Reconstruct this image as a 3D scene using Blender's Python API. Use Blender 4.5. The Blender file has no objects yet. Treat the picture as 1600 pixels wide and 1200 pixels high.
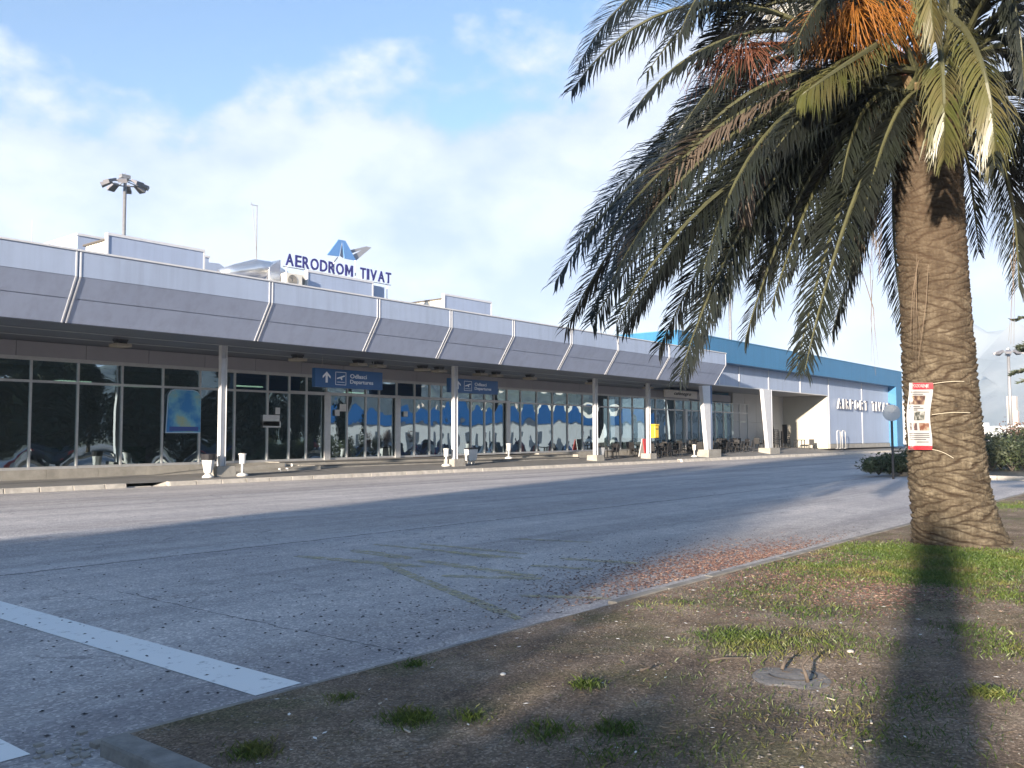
import bpy, math, random
import numpy as np
from mathutils import Vector, Matrix
R = math.radians
random.seed(7); rng = np.random.default_rng(7)
sc = bpy.context.scene
col = sc.collection

# ------------------------------------------------------------ camera
F = 1400.0; CAMH = 1.6
YAW, PITCH, ROLL = R(50.861), R(3.418), R(-0.142)
fwd = Vector((math.cos(PITCH)*math.sin(YAW), math.cos(PITCH)*math.cos(YAW), math.sin(PITCH)))
rt0 = Vector((math.cos(YAW), -math.sin(YAW), 0)); up0 = rt0.cross(fwd)
rt = rt0*math.cos(ROLL)+up0*math.sin(ROLL); upv = -rt0*math.sin(ROLL)+up0*math.cos(ROLL)
CP = Vector((0, 0, CAMH))
cd = bpy.data.cameras.new('camera'); cam = bpy.data.objects.new('camera', cd); col.objects.link(cam)
cd.sensor_fit = 'HORIZONTAL'; cd.sensor_width = 36; cd.lens = F/1600*36; cd.clip_start = .05; cd.clip_end = 20000
M = Matrix((rt, upv, -fwd)).transposed().to_4x4(); M.translation = CP
cam.matrix_world = M
sc.camera = cam

def ray(px, py):
    return rt*((px-800)/F) - upv*((py-600)/F) + fwd
def atz(px, py, z=0.0):
    d = ray(px, py); return CP+d*((z-CAMH)/d.z)
def aty(px, py, y):
    d = ray(px, py); return CP+d*(y/d.y)
def atx(px, py, x):
    d = ray(px, py); return CP+d*(x/d.x)
def atd(px, py, dep):
    return CP+ray(px, py)*dep
def proj(P):
    v = Vector(P)-CP; w = v.dot(fwd)
    return (800+F*v.dot(rt)/w, 600-F*v.dot(upv)/w, w)

# ------------------------------------------------------------ light
SUNDIR = Vector((1, .24, -.175)).normalized()        # the way the light travels
EL = math.asin(-SUNDIR.z); AZ = math.atan2(-SUNDIR.x, -SUNDIR.y)
w = bpy.data.worlds.new("World"); sc.world = w; w.use_nodes = True
nt = w.node_tree; nt.nodes.clear()
def N(t, typ, **kw):
    n = t.nodes.new(typ)
    for k, v in kw.items():
        if k.startswith('i_'):
            n.inputs[k[2:].replace('_', ' ')].default_value = v
        else: setattr(n, k, v)
    return n
out = N(nt, 'ShaderNodeOutputWorld'); bg = N(nt, 'ShaderNodeBackground')
sky = N(nt, 'ShaderNodeTexSky', sky_type='NISHITA', sun_disc=False, sun_elevation=EL, sun_rotation=AZ % (2*math.pi))
sky.air_density = 1.0; sky.dust_density = .6; sky.ozone_density = 1.6
SKY_STR = 0.05
bg.inputs['Strength'].default_value = SKY_STR
tc = N(nt, 'ShaderNodeTexCoord'); sep = N(nt, 'ShaderNodeSeparateXYZ')
nt.links.new(tc.outputs['Generated'], sep.inputs[0])
def mth(t, op, a, b=None, c=None, clamp=False):
    n = t.nodes.new('ShaderNodeMath'); n.operation = op; n.use_clamp = clamp
    for i, v in enumerate((a, b, c)):
        if v is None: continue
        if isinstance(v, (int, float)): n.inputs[i].default_value = v
        else: t.links.new(v, n.inputs[i])
    return n.outputs[0]
def ramp(t, fac, stops):
    n = t.nodes.new('ShaderNodeValToRGB'); e = n.color_ramp.elements
    while len(e) < len(stops): e.new(.5)
    for i, (p, c) in enumerate(stops):
        e[i].position = p; e[i].color = c if len(c) == 4 else (*c, 1)
    t.links.new(fac, n.inputs[0]); return n.outputs[0]
def mix(t, fac, a, b, mode='MIX'):
    n = t.nodes.new('ShaderNodeMix'); n.data_type = 'RGBA'; n.blend_type = mode
    for i, v in ((0, fac), (6, a), (7, b)):
        if isinstance(v, (int, float)): n.inputs[i].default_value = v
        elif isinstance(v, tuple): n.inputs[i].default_value = v if len(v) == 4 else (*v, 1)
        else: t.links.new(v, n.inputs[i])
    return n.outputs[2]
# cloud banks from the view direction
cmb = N(nt, 'ShaderNodeMapping'); cmb.inputs['Scale'].default_value = (2.1, 2.1, 3.5); cmb.inputs['Location'].default_value = (1.75, .6, .9); nt.links.new(tc.outputs['Generated'], cmb.inputs[0])
n1 = N(nt, 'ShaderNodeTexNoise', i_Scale=2.9, i_Detail=10.0, i_Roughness=.57, i_Distortion=.0)
n2 = N(nt, 'ShaderNodeTexNoise', i_Scale=.8, i_Detail=3.0, i_Roughness=.5)
nt.links.new(cmb.outputs[0], n1.inputs['Vector']); nt.links.new(cmb.outputs[0], n2.inputs['Vector'])
dens = mth(nt, 'ADD', mth(nt, 'MULTIPLY', n1.outputs[0], 1.05), mth(nt, 'MULTIPLY', n2.outputs[0], .35))
dens = mth(nt, 'ADD', dens, mth(nt, 'MULTIPLY', mth(nt, 'SUBTRACT', sep.outputs[2], 0.37), -1.9, clamp=False))
dens = mth(nt, 'ADD', dens, mth(nt, 'MULTIPLY', mth(nt, 'SUBTRACT', sep.outputs[0], .55), .42))
cf = ramp(nt, dens, [(.63, (0, 0, 0)), (.77, (1, 1, 1))])
shade = ramp(nt, n1.outputs[0], [(.40, (.60, .69, .86)), (.60, (1.0, .985, .965))])
cloudcol = mix(nt, 1.0, shade, (3.45, 3.75, 4.6), 'MULTIPLY')
hz_ = ramp(nt, sep.outputs[2], [(0.0, (1, 1, 1)), (.20, (0, 0, 0))])
skyb = mix(nt, 1.0, sky.outputs[0], (.80, 1.0, 1.26), 'MULTIPLY')
skyh = mix(nt, mth(nt, 'MULTIPLY', hz_, .55), skyb, (3.6, 4.8, 6.0))
fin = mix(nt, mth(nt, 'MULTIPLY', cf, .93), skyh, cloudcol)
nt.links.new(fin, bg.inputs[0]); nt.links.new(bg.outputs[0], out.inputs[0])
sl = bpy.data.lights.new('sun', 'SUN'); sl.energy = 5; sl.angle = R(1.1); sl.color = (1, .86, .70)
so = bpy.data.objects.new('sun', sl); col.objects.link(so)
so.rotation_euler = SUNDIR.to_track_quat('-Z', 'Y').to_euler()
sc.view_settings.view_transform = 'Standard'; sc.view_settings.look = 'None'
sc.view_settings.exposure = 2.35; sc.view_settings.gamma = 1
sc.render.engine = 'CYCLES'
sc.cycles.max_bounces = 6; sc.cycles.transparent_max_bounces = 12; sc.cycles.volume_bounces = 0

# ------------------------------------------------------------ materials
MATS = {}
def mat(name, c, rough=.6, metal=0, noise=0, scale=3.0, c2=None, bump=0, bscale=30., spec=.5, detail=5., trans=0):
    if name in MATS: return MATS[name]
    m = bpy.data.materials.new(name); m.use_nodes = True; t = m.node_tree; b = t.nodes['Principled BSDF']
    b.inputs['Base Color'].default_value = (*c, 1); b.inputs['Roughness'].default_value = rough
    b.inputs['Metallic'].default_value = metal; b.inputs['Specular IOR Level'].default_value = spec
    g = N(t, 'ShaderNodeNewGeometry')
    if noise or c2:
        n = N(t, 'ShaderNodeTexNoise', i_Scale=scale, i_Detail=detail, i_Roughness=.6)
        t.links.new(g.outputs['Position'], n.inputs['Vector'])
        f = ramp(t, n.outputs[0], [(.3, (0, 0, 0)), (.7, (1, 1, 1))])
        d = c2 if c2 else tuple(max(0, x*(1-noise)) for x in c)
        t.links.new(mix(t, f, c, d), b.inputs['Base Color'])
    if bump:
        n = N(t, 'ShaderNodeTexNoise', i_Scale=bscale, i_Detail=4.0)
        t.links.new(g.outputs['Position'], n.inputs['Vector'])
        bp = N(t, 'ShaderNodeBump', i_Strength=bump, i_Distance=.02); t.links.new(n.outputs[0], bp.inputs['Height'])
        t.links.new(bp.outputs[0], b.inputs['Normal'])
    if trans:
        o = t.nodes['Material Output']; tr = N(t, 'ShaderNodeBsdfTranslucent'); ms = N(t, 'ShaderNodeMixShader', i_Fac=trans)
        if b.inputs['Base Color'].is_linked: t.links.new(b.inputs['Base Color'].links[0].from_socket, tr.inputs[0])
        else: tr.inputs[0].default_value = (*c, 1)
        t.links.new(b.outputs[0], ms.inputs[1]); t.links.new(tr.outputs[0], ms.inputs[2]); t.links.new(ms.outputs[0], o.inputs[0])
    MATS[name] = m; return m

def clad(name, c, rough):
    m = bpy.data.materials.new(name); m.use_nodes = True; t = m.node_tree; b = t.nodes['Principled BSDF']; P = N(t, 'ShaderNodeNewGeometry').outputs['Position']
    mp = N(t, 'ShaderNodeMapping'); mp.inputs['Scale'].default_value = (3.2, 3.2, .22); t.links.new(P, mp.inputs[0])
    a = N(t, 'ShaderNodeTexNoise', i_Scale=1.0, i_Detail=6.0, i_Roughness=.65); t.links.new(mp.outputs[0], a.inputs['Vector'])
    n = N(t, 'ShaderNodeTexNoise', i_Scale=.5, i_Detail=4.0); t.links.new(P, n.inputs['Vector'])
    x = mix(t, 1.0, c, ramp(t, a.outputs[0], [(.30, (.88, .875, .865)), (.55, (1, 1, 1))]), 'MULTIPLY')
    x = mix(t, 1.0, x, ramp(t, n.outputs[0], [(.35, (.955, .955, .96)), (.65, (1.02, 1.02, 1.02))]), 'MULTIPLY')
    t.links.new(x, b.inputs['Base Color']); b.inputs['Roughness'].default_value = rough
    w2 = N(t, 'ShaderNodeTexNoise', i_Scale=1.4, i_Detail=2.0); t.links.new(P, w2.inputs['Vector'])
    bp = N(t, 'ShaderNodeBump', i_Strength=.10, i_Distance=.02); t.links.new(w2.outputs[0], bp.inputs['Height']); t.links.new(bp.outputs[0], b.inputs['Normal'])
    MATS[name] = m; return m
panel = clad('grey_panel', (.30, .36, .48), .40)
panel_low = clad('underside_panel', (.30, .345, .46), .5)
trim = mat('white_trim', (.55, .56, .58), .4, noise=.12, scale=4)
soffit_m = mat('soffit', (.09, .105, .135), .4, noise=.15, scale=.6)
upper_m = mat('upper_wall', (.30, .29, .31), .6, noise=.12, scale=1.2)
alu = mat('aluminium', (.50, .50, .50), .38, metal=.3, noise=.15, scale=5)
concrete = mat('concrete', (.32, .305, .275), .85, noise=.35, scale=2.2, bump=.25, bscale=25)
kerb_m = mat('kerb_concrete', (.54, .50, .44), .85, noise=.4, scale=3.5, bump=.3, bscale=22)
cream = mat('cream_wall', (.40, .375, .32), .6, noise=.07, scale=1)
blue = clad('blue_cladding', (.030, .150, .30), .4)
white = mat('white_paint', (.58, .58, .57), .45, noise=.15, scale=6)
black = mat('black_plastic', (.018, .018, .022), .45)
wicker = mat('dark_wicker', (.009, .008, .009), .6, noise=.4, scale=60)
yellow = mat('yellow_plastic', (.75, .50, .03), .45, noise=.1, scale=8)
signblue = mat('sign_blue', (.012, .085, .24), .4, noise=.1, scale=2)
white_letter = mat('white_letter', (.75, .77, .8), .5)
darkblue = mat('letter_blue', (.035, .035, .17), .45, noise=.2, scale=5)
steel = mat('galvanised_steel', (.34, .34, .35), .45, metal=.5, noise=.3, scale=5)
foil = mat('foil', (.78, .79, .80), .28, metal=.9, noise=.1, scale=4, bump=.8, bscale=5)
red = mat('red_paint', (.42, .03, .03), .4)
logo_blue = mat('emblem_blue', (.12, .27, .55), .4, noise=.1, scale=3)
logo_grey = mat('emblem_grey', (.30, .31, .34), .4, noise=.1, scale=3)

# ------------------------------------------------------------ mesh builder
class MB:
    def __init__(s): s.v = []; s.f = []; s.mi = []; s.cur = 0
    def add(s, vs, fs):
        o = len(s.v); s.v += [tuple(p) for p in vs]; s.f += [tuple(i+o for i in f) for f in fs]; s.mi += [s.cur]*len(fs); return s
    def box(s, a, b):
        x0, x1 = sorted((a[0], b[0])); y0, y1 = sorted((a[1], b[1])); z0, z1 = sorted((a[2], b[2]))
        return s.add([(x0,y0,z0),(x1,y0,z0),(x1,y1,z0),(x0,y1,z0),(x0,y0,z1),(x1,y0,z1),(x1,y1,z1),(x0,y1,z1)],
              [(0,3,2,1),(4,5,6,7),(0,1,5,4),(1,2,6,5),(2,3,7,6),(3,0,4,7)])
    def hexa(s, p):   # 8 corner points, bottom 4 ccw then top 4
        return s.add(p, [(0,3,2,1),(4,5,6,7),(0,1,5,4),(1,2,6,5),(2,3,7,6),(3,0,4,7)])
    def tube(s, pts, r, n=8, cap=True):
        pts = [Vector(p) for p in pts]; rs = r if isinstance(r, (list, tuple)) else [r]*len(pts)
        vs = []; up = Vector((0, 0, 1))
        for i, p in enumerate(pts):
            t = (pts[min(i+1, len(pts)-1)]-pts[max(i-1, 0)])
            t = t.normalized() if t.length > 1e-9 else up
            a = t.cross(up); a = a.normalized() if a.length > 1e-3 else Vector((1, 0, 0))
            if i and a.dot(pa) < 0 and abs(t.z) > .95: a = -a
            pa = a
            b = t.cross(a)
            for k in range(n):
                q = 2*math.pi*k/n; vs.append(p+(a*math.cos(q)+b*math.sin(q))*rs[i])
        fs = [(i*n+k, i*n+(k+1) % n, (i+1)*n+(k+1) % n, (i+1)*n+k) for i in range(len(pts)-1) for k in range(n)]
        if cap: fs += [tuple(range(n))[::-1], tuple(range((len(pts)-1)*n, len(pts)*n))]
        return s.add(vs, fs)
    def lathe(s, c, prof, n=20, sq=1.0):
        vs = []; c = Vector(c)
        for r, z in prof:
            for k in range(n):
                q = 2*math.pi*k/n; vs.append((c.x+r*math.cos(q), c.y+r*math.sin(q)*sq, c.z+z))
        m = len(prof)
        fs = [(i*n+k, i*n+(k+1) % n, (i+1)*n+(k+1) % n, (i+1)*n+k) for i in range(m-1) for k in range(n)]
        fs += [tuple(range(n))[::-1], tuple(range((m-1)*n, m*n))]
        return s.add(vs, fs)
    def prism(s, poly, off):   # planar polygon extruded by vector off
        n = len(poly); off = Vector(off); vs = [Vector(p) for p in poly]; vs += [p+off for p in vs]
        fs = [tuple(range(n)), tuple(range(n, 2*n))[::-1]]+[(i, i+n, (i+1) % n+n, (i+1) % n) for i in range(n)]
        return s.add(vs, fs)
    def build(s, name, m, parent=None, smooth=False, bevel=0):
        me = bpy.data.meshes.new(name); me.from_pydata(s.v, [], s.f)
        ms = m if isinstance(m, (list, tuple)) else [m]
        for x in ms: me.materials.append(x)
        if len(ms) > 1: me.polygons.foreach_set('material_index', s.mi)
        if smooth: me.polygons.foreach_set('use_smooth', [True]*len(s.f))
        me.update()
        o = bpy.data.objects.new(name, me); col.objects.link(o)
        if parent is not None:
            o.parent = parent
            o.matrix_parent_inverse = Matrix.Translation(-parent.location) if parent.type == 'EMPTY' else Matrix()
        if bevel:
            b = o.modifiers.new('bevel', 'BEVEL'); b.width = bevel; b.segments = 2; b.limit_method = 'ANGLE'
        return o
def tag(o, label=None, cat=None, group=None, kind=None):
    if label: o['label'] = label
    if cat: o['category'] = cat
    if group: o['group'] = group
    if kind: o['kind'] = kind
    return o
def thing(name, loc, label, cat, group=None):
    o = bpy.data.objects.new(name, None); o.location = loc; o.empty_display_size = .2; col.objects.link(o)
    return tag(o, label, cat, group)
def part_local(o):  # parts are built in world coordinates under an unrotated empty
    return o
def dup(root, loc, label, rotz=None, scale=None, group=None):
    r = root.copy(); col.objects.link(r); r.location = loc
    if rotz is not None: r.rotation_euler = (0, 0, rotz)
    if scale is not None: r.scale = scale if isinstance(scale, tuple) else (scale,)*3
    r['label'] = label
    if group: r['group'] = group
    for ch in [c for c in bpy.data.objects if c.parent == root]:
        c = ch.copy(); col.objects.link(c); c.parent = r
        for g in [q for q in bpy.data.objects if q.parent == ch]:
            d = g.copy(); col.objects.link(d); d.parent = c
    return r
def struct(o): o['kind'] = 'structure'; return o

def text_mesh(s, size, depth, offset=0.0, shear=0.0):
    cu = bpy.data.curves.new('t', 'FONT'); cu.body = s; cu.size = size; cu.extrude = depth/2; cu.offset = offset; cu.shear = shear
    cu.resolution_u = 4
    o = bpy.data.objects.new('t', cu); col.objects.link(o)
    bpy.context.view_layer.update()
    dg = bpy.context.evaluated_depsgraph_get()
    me = bpy.data.meshes.new_from_object(o.evaluated_get(dg))
    bpy.data.objects.remove(o); return me
def text_obj(name, s, origin, xdir, updir, size, depth, m, parent=None, offset=0, shear=0, fit=None):
    """lettering in the plane xdir/updir; fit=(width, height) rescales"""
    me = text_mesh(s, size, depth, offset, shear)
    co = np.array([v.co[:] for v in me.vertices])
    x0, x1 = co[:, 0].min(), co[:, 0].max(); y0, y1 = co[:, 1].min(), co[:, 1].max()
    sx = sy = 1
    if fit:
        sx = fit[0]/(x1-x0) if fit[0] else 1; sy = fit[1]/(y1-y0) if fit[1] else sx
    X = Vector(xdir).normalized(); U = Vector(updir).normalized(); Z = X.cross(U)
    for v in me.vertices:
        a = (v.co.x-x0)*sx; b = (v.co.y-y0)*sy
        v.co = Vector(origin)+X*a+U*b+Z*v.co.z
    me.materials.clear(); me.materials.append(m)
    o = bpy.data.objects.new(name, me); col.objects.link(o)
    if parent is not None:
        o.parent = parent
        o.matrix_parent_inverse = Matrix.Translation(-parent.location) if parent.type == 'EMPTY' else Matrix()
    return o

# ============================================================ GROUND
def asphalt():
    m = bpy.data.materials.new('asphalt'); m.use_nodes = True; t = m.node_tree; b = t.nodes['Principled BSDF']
    g = N(t, 'ShaderNodeNewGeometry'); P = g.outputs['Position']; s = N(t, 'ShaderNodeSeparateXYZ'); t.links.new(P, s.inputs[0])
    a = N(t, 'ShaderNodeTexNoise', i_Scale=.35, i_Detail=6.0, i_Roughness=.6); t.links.new(P, a.inputs['Vector'])
    base = ramp(t, a.outputs[0], [(.3, (.36, .345, .338)), (.7, (.47, .45, .435))])
    # long wear streaks along the road
    mp = N(t, 'ShaderNodeMapping'); mp.inputs['Scale'].default_value = (.06, 1.1, 1); t.links.new(P, mp.inputs[0])
    st = N(t, 'ShaderNodeTexNoise', i_Scale=1.0, i_Detail=5.0, i_Roughness=.55); t.links.new(mp.outputs[0], st.inputs['Vector'])
    base = mix(t, 1.0, base, ramp(t, st.outputs[0], [(.32, (.80, .80, .82)), (.65, (1.1, 1.09, 1.07))]), 'MULTIPLY')
    # speckled stone
    v = N(t, 'ShaderNodeTexVoronoi', i_Scale=55.0); t.links.new(P, v.inputs['Vector'])
    sp = N(t, 'ShaderNodeSeparateColor'); t.links.new(v.outputs['Color'], sp.inputs[0])
    base = mix(t, 1.0, base, ramp(t, sp.outputs[0], [(.0, (.72, .72, .74)), (.8, (1.05, 1.05, 1.05)), (.97, (1.5, 1.48, 1.45))]), 'MULTIPLY')
    # oily dark blotches
    o = N(t, 'ShaderNodeTexNoise', i_Scale=1.1, i_Detail=3.0); mp2 = N(t, 'ShaderNodeMapping'); mp2.inputs['Location'].default_value = (13, 4, 0)
    t.links.new(P, mp2.inputs[0]); t.links.new(mp2.outputs[0], o.inputs['Vector'])
    base = mix(t, ramp(t, o.outputs[0], [(.66, (0, 0, 0)), (.78, (.5, .5, .5))]), base, (.15, .15, .155))
    # long soft tyre-darkened lanes and lighter worn patches
    mpt = N(t, 'ShaderNodeMapping'); mpt.inputs['Scale'].default_value = (.035, .55, 1); mpt.inputs['Location'].default_value = (3, 7, 0); t.links.new(P, mpt.inputs[0])
    tn = N(t, 'ShaderNodeTexNoise', i_Scale=1.0, i_Detail=7.0, i_Roughness=.6, i_Distortion=.6); t.links.new(mpt.outputs[0], tn.inputs['Vector'])
    base = mix(t, 1.0, base, ramp(t, tn.outputs[0], [(.38, (.80, .79, .79)), (.50, (1, 1, 1)), (.64, (1.14, 1.12, 1.10))]), 'MULTIPLY')
    bn = N(t, 'ShaderNodeTexNoise', i_Scale=3.2, i_Detail=6.0, i_Roughness=.7); t.links.new(P, bn.inputs['Vector'])
    base = mix(t, 1.0, base, ramp(t, bn.outputs[0], [(.35, (.86, .86, .87)), (.65, (1.1, 1.09, 1.08))]), 'MULTIPLY')
    # paving joint along the road, slightly wandering, plus a pale scuffed strip beside it
    nn = N(t, 'ShaderNodeTexNoise', i_Scale=1.3, i_Detail=5.0); t.links.new(P, nn.inputs['Vector'])
    wob = mth(t, 'MULTIPLY', mth(t, 'SUBTRACT', nn.outputs[0], .5), .16)
    y = mth(t, 'ADD', s.outputs[1], wob)
    d1 = mth(t, 'ABSOLUTE', mth(t, 'SUBTRACT', y, 11.35))
    nf = N(t, 'ShaderNodeTexNoise', i_Scale=9.0, i_Detail=3.0); t.links.new(P, nf.inputs['Vector'])
    wid = mth(t, 'MULTIPLY', mth(t, 'SUBTRACT', nf.outputs[0], .30), .15)
    c1 = mth(t, 'LESS_THAN', d1, wid)
    sc_ = mth(t, 'SUBTRACT', mth(t, 'DIVIDE', mth(t, 'ABSOLUTE', mth(t, 'SUBTRACT', y, 11.75)), .40), 0.0)
    scuff = mth(t, 'MULTIPLY', ramp(t, sc_, [(.4, (1, 1, 1)), (1, (0, 0, 0))]), ramp(t, nf.outputs[0], [(.45, (0, 0, 0)), (.62, (1, 1, 1))]))
    scuff = mth(t, 'MULTIPLY', scuff, mth(t, 'LESS_THAN', s.outputs[0], 12.0))
    base = mix(t, mth(t, 'MULTIPLY', scuff, .55), base, (.42, .42, .42))
    base = mix(t, mth(t, 'MULTIPLY', c1, .75), base, (.05, .05, .055))
    # a cross crack along +Y near the bed and a thin longitudinal repair line
    x = mth(t, 'ADD', s.outputs[0], mth(t, 'MULTIPLY', wob, 1.2))
    c2 = mth(t, 'MULTIPLY', mth(t, 'LESS_THAN', mth(t, 'ABSOLUTE', mth(t, 'SUBTRACT', x, 4.75)), mth(t, 'MULTIPLY', wid, .35)), mth(t, 'LESS_THAN', s.outputs[1], 9.2))
    base = mix(t, mth(t, 'MULTIPLY', c2, .7), base, (.06, .06, .065))
    c3 = mth(t, 'LESS_THAN', mth(t, 'ABSOLUTE', mth(t, 'SUBTRACT', mth(t, 'ADD', y, mth(t, 'MULTIPLY', s.outputs[0], -.012)), 21.3)), mth(t, 'MULTIPLY', wid, .7))
    base = mix(t, mth(t, 'MULTIPLY', c3, .35), base, (.10, .10, .10))
    vc = N(t, 'ShaderNodeTexVoronoi', i_Scale=.45, feature='DISTANCE_TO_EDGE'); mp3 = N(t, 'ShaderNodeMapping'); mp3.inputs['Rotation'].default_value = (0, 0, .6)
    ad = N(t, 'ShaderNodeVectorMath', operation='ADD'); t.links.new(P, ad.inputs[0]); t.links.new(nn.outputs['Color'], ad.inputs[1])
    t.links.new(ad.outputs[0], mp3.inputs[0]); t.links.new(mp3.outputs[0], vc.inputs['Vector'])
    hair = mth(t, 'MULTIPLY', mth(t, 'LESS_THAN', vc.outputs[0], .006), mth(t, 'GREATER_THAN', a.outputs[0], .52))
    base = mix(t, mth(t, 'MULTIPLY', hair, .4), base, (.08, .08, .085))
    t.links.new(base, b.inputs['Base Color']); b.inputs['Roughness'].default_value = .82; b.inputs['Specular IOR Level'].default_value = .35
    f = N(t, 'ShaderNodeTexNoise', i_Scale=70.0, i_Detail=3.0); t.links.new(P, f.inputs['Vector'])
    bp = N(t, 'ShaderNodeBump', i_Strength=.5, i_Distance=.008); t.links.new(f.outputs[0], bp.inputs['Height']); t.links.new(bp.outputs[0], b.inputs['Normal'])
    return m
asph = asphalt()
far_m = mat('far_ground', (.12, .13, .08), .95, c2=(.20, .18, .13), scale=.02)
struct(MB().add([(-3500, -3500, -.06), (6500, -3500, -.06), (6500, 6500, -.06), (-3500, 6500, -.06)], [(0, 1, 2, 3)]).build('ground', far_m))
struct(MB().add([(-70, -60, 0), (260, -60, 0), (260, 28.15, 0), (-70, 28.15, 0)], [(0, 1, 2, 3)]).build('road', asph))

# pavement: rises gently from the kerb to the terminal's floor
def floor_z(x): return .50+.0055*max(0, min(x, 50)-13)
def pave_z(x, y):
    if x > 55: base = .13+(.60-.13)*min(1, max(0, (y-28.4)/3.0))*min(1, (x-50)/14)
    else: base = .13
    k = min(1, max(0, (y-28.3)/5.7)); t1 = min(1, max(0, (x-16)/12))
    if x <= 55: base = .13+.26*k*t1
    elif x < 69:
        a = .13+.26*k; q = (x-55)/14; base = a*(1-q)+base*q
    return base
pv = MB(); xs = [-20]+[i*1.5 for i in range(-8, 90)]; ys = [28.22, 28.8, 29.6, 30.4, 31.2, 32, 33, 34.2]
pv.add([(x, y, pave_z(x, y)) for x in xs for y in ys], [(i*8+j, (i+1)*8+j, (i+1)*8+j+1, i*8+j+1) for i in range(len(xs)-1) for j in range(7)])
struct(pv.build('pavement', mat('pavement_slabs', (.20, .195, .19), .85, noise=.3, scale=1.5, bump=.2, bscale=30)))
kb = MB()
def kerb_run(x0, x1, h, y0=28.0, d=.24):
    x = x0
    while x < x1-.05:
        e = min(x+.99, x1); q = random.uniform(-.006, .006)
        kb.hexa([(x+.006, y0+q, -.02), (e-.006, y0+q, -.02), (e-.006, y0+d, -.02), (x+.006, y0+d, -.02),
                 (x+.006, y0+.04+q, h+q), (e-.006, y0+.04+q, h+q), (e-.006, y0+d, h), (x+.006, y0+d, h)]); x += 1.0
kerb_run(-20, 14.7, .15); kerb_run(16.2, 51.5, .15)
kb.hexa([(15.9, 28.0, -.02), (16.2, 28.0, -.02), (16.2, 28.24, -.02), (15.6, 28.24, -.02), (16.1, 28.04, .02), (16.2, 28.04, .15), (16.2, 28.24, .15), (15.7, 28.24, .02)])
kb.box((14.7, 28.1, -.02), (15.6, 28.24, .03))
kerb_run(51.5, 96, .19, 27.85, .39)
struct(kb.build('kerb', kerb_m, bevel=.012))

# planted bed around the palm
BX0, BX1, BY0, BY1 = 2.42, 33.0, -9.0, 4.65
def bed_h(x, y):
    e = min((BY1-y), (x-BX0))
    return .035+.05*min(1, max(0, e)/1.5)+.018*math.sin(x*1.7+y*.8)*math.sin(y*2.1-x*.6)*min(1, max(0, e))
def soil_mat():
    m = bpy.data.materials.new('bare_soil'); m.use_nodes = True; t = m.node_tree; b = t.nodes['Principled BSDF']
    g = N(t, 'ShaderNodeNewGeometry'); P = g.outputs['Position']
    a = N(t, 'ShaderNodeTexNoise', i_Scale=1.6, i_Detail=14.0, i_Roughness=.74); t.links.new(P, a.inputs['Vector'])
    base = ramp(t, a.outputs[0], [(.3, (.095, .072, .056)), (.52, (.20, .158, .122)), (.72, (.34, .285, .23))])
    n2 = N(t, 'ShaderNodeTexNoise', i_Scale=.9, i_Detail=6.0, i_Roughness=.6); mp = N(t, 'ShaderNodeMapping'); mp.inputs['Location'].default_value = (4.2, 9.1, 0)
    t.links.new(P, mp.inputs[0]); t.links.new(mp.outputs[0], n2.inputs['Vector'])
    base = mix(t, ramp(t, n2.outputs[0], [(.50, (0, 0, 0)), (.64, (.5, .5, .5))]), base, (.085, .095, .035))
    v = N(t, 'ShaderNodeTexVoronoi', i_Scale=85.0); t.links.new(P, v.inputs['Vector'])
    sp = N(t, 'ShaderNodeSeparateColor'); t.links.new(v.outputs['Color'], sp.inputs[0])
    base = mix(t, 1.0, base, ramp(t, sp.outputs[0], [(0, (.62, .60, .58)), (.7, (1.05, 1.02, .98)), (.97, (1.7, 1.65, 1.6))]), 'MULTIPLY')
    t.links.new(base, b.inputs['Base Color']); b.inputs['Roughness'].default_value = .95; b.inputs['Specular IOR Level'].default_value = .2
    f = N(t, 'ShaderNodeTexNoise', i_Scale=28.0, i_Detail=8.0, i_Roughness=.7); t.links.new(P, f.inputs['Vector'])
    bp = N(t, 'ShaderNodeBump', i_Strength=.9, i_Distance=.03); t.links.new(f.outputs[0], bp.inputs['Height']); t.links.new(bp.outputs[0], b.inputs['Normal'])
    return m
soil = soil_mat()
bd = MB(); nx, ny = 200, 100
gx = [BX0+(BX1-BX0)*(i/nx)**1.4 for i in range(nx+1)]; gy = [BY1-(BY1-BY0)*(j/ny)**1.3 for j in range(ny+1)]
bd.add([(x, y, bed_h(x, y)) for x in gx for y in gy], [(i*(ny+1)+j, i*(ny+1)+j+1, (i+1)*(ny+1)+j+1, (i+1)*(ny+1)+j) for i in range(nx) for j in range(ny)])
struct(bd.build('planting_bed', soil, smooth=True))
ke = MB(); x = 2.30
while x < 33:
    q = random.uniform(-.008, .008)
    if x > 6.6: ke.box((x+.005, 4.64+q, -.02), (x+.985, 4.74+q, .052+q*.5))
    else: ke.box((x+.005, 4.64+q, -.02), (x+.985, 4.72+q, .022+q*.5))
    x += .99
struct(ke.build('bed_edging', mat('old_edging', (.27, .25, .22), .9, noise=.5, scale=4, bump=.3), bevel=.008))
kbk = MB(); kbk.box((2.27, 3.62, -.02), (2.42, 4.55, .085)); kbk.box((2.28, 2.60, -.02), (2.42, 3.605, .08)); kbk.box((2.27, 1.6, -.02), (2.42, 2.585, .085))
struct(kbk.build('bed_kerb', mat('grey_kerb', (.24, .235, .22), .9, noise=.45, scale=7, bump=.4, bscale=40), bevel=.02))
rb = MB()
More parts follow.
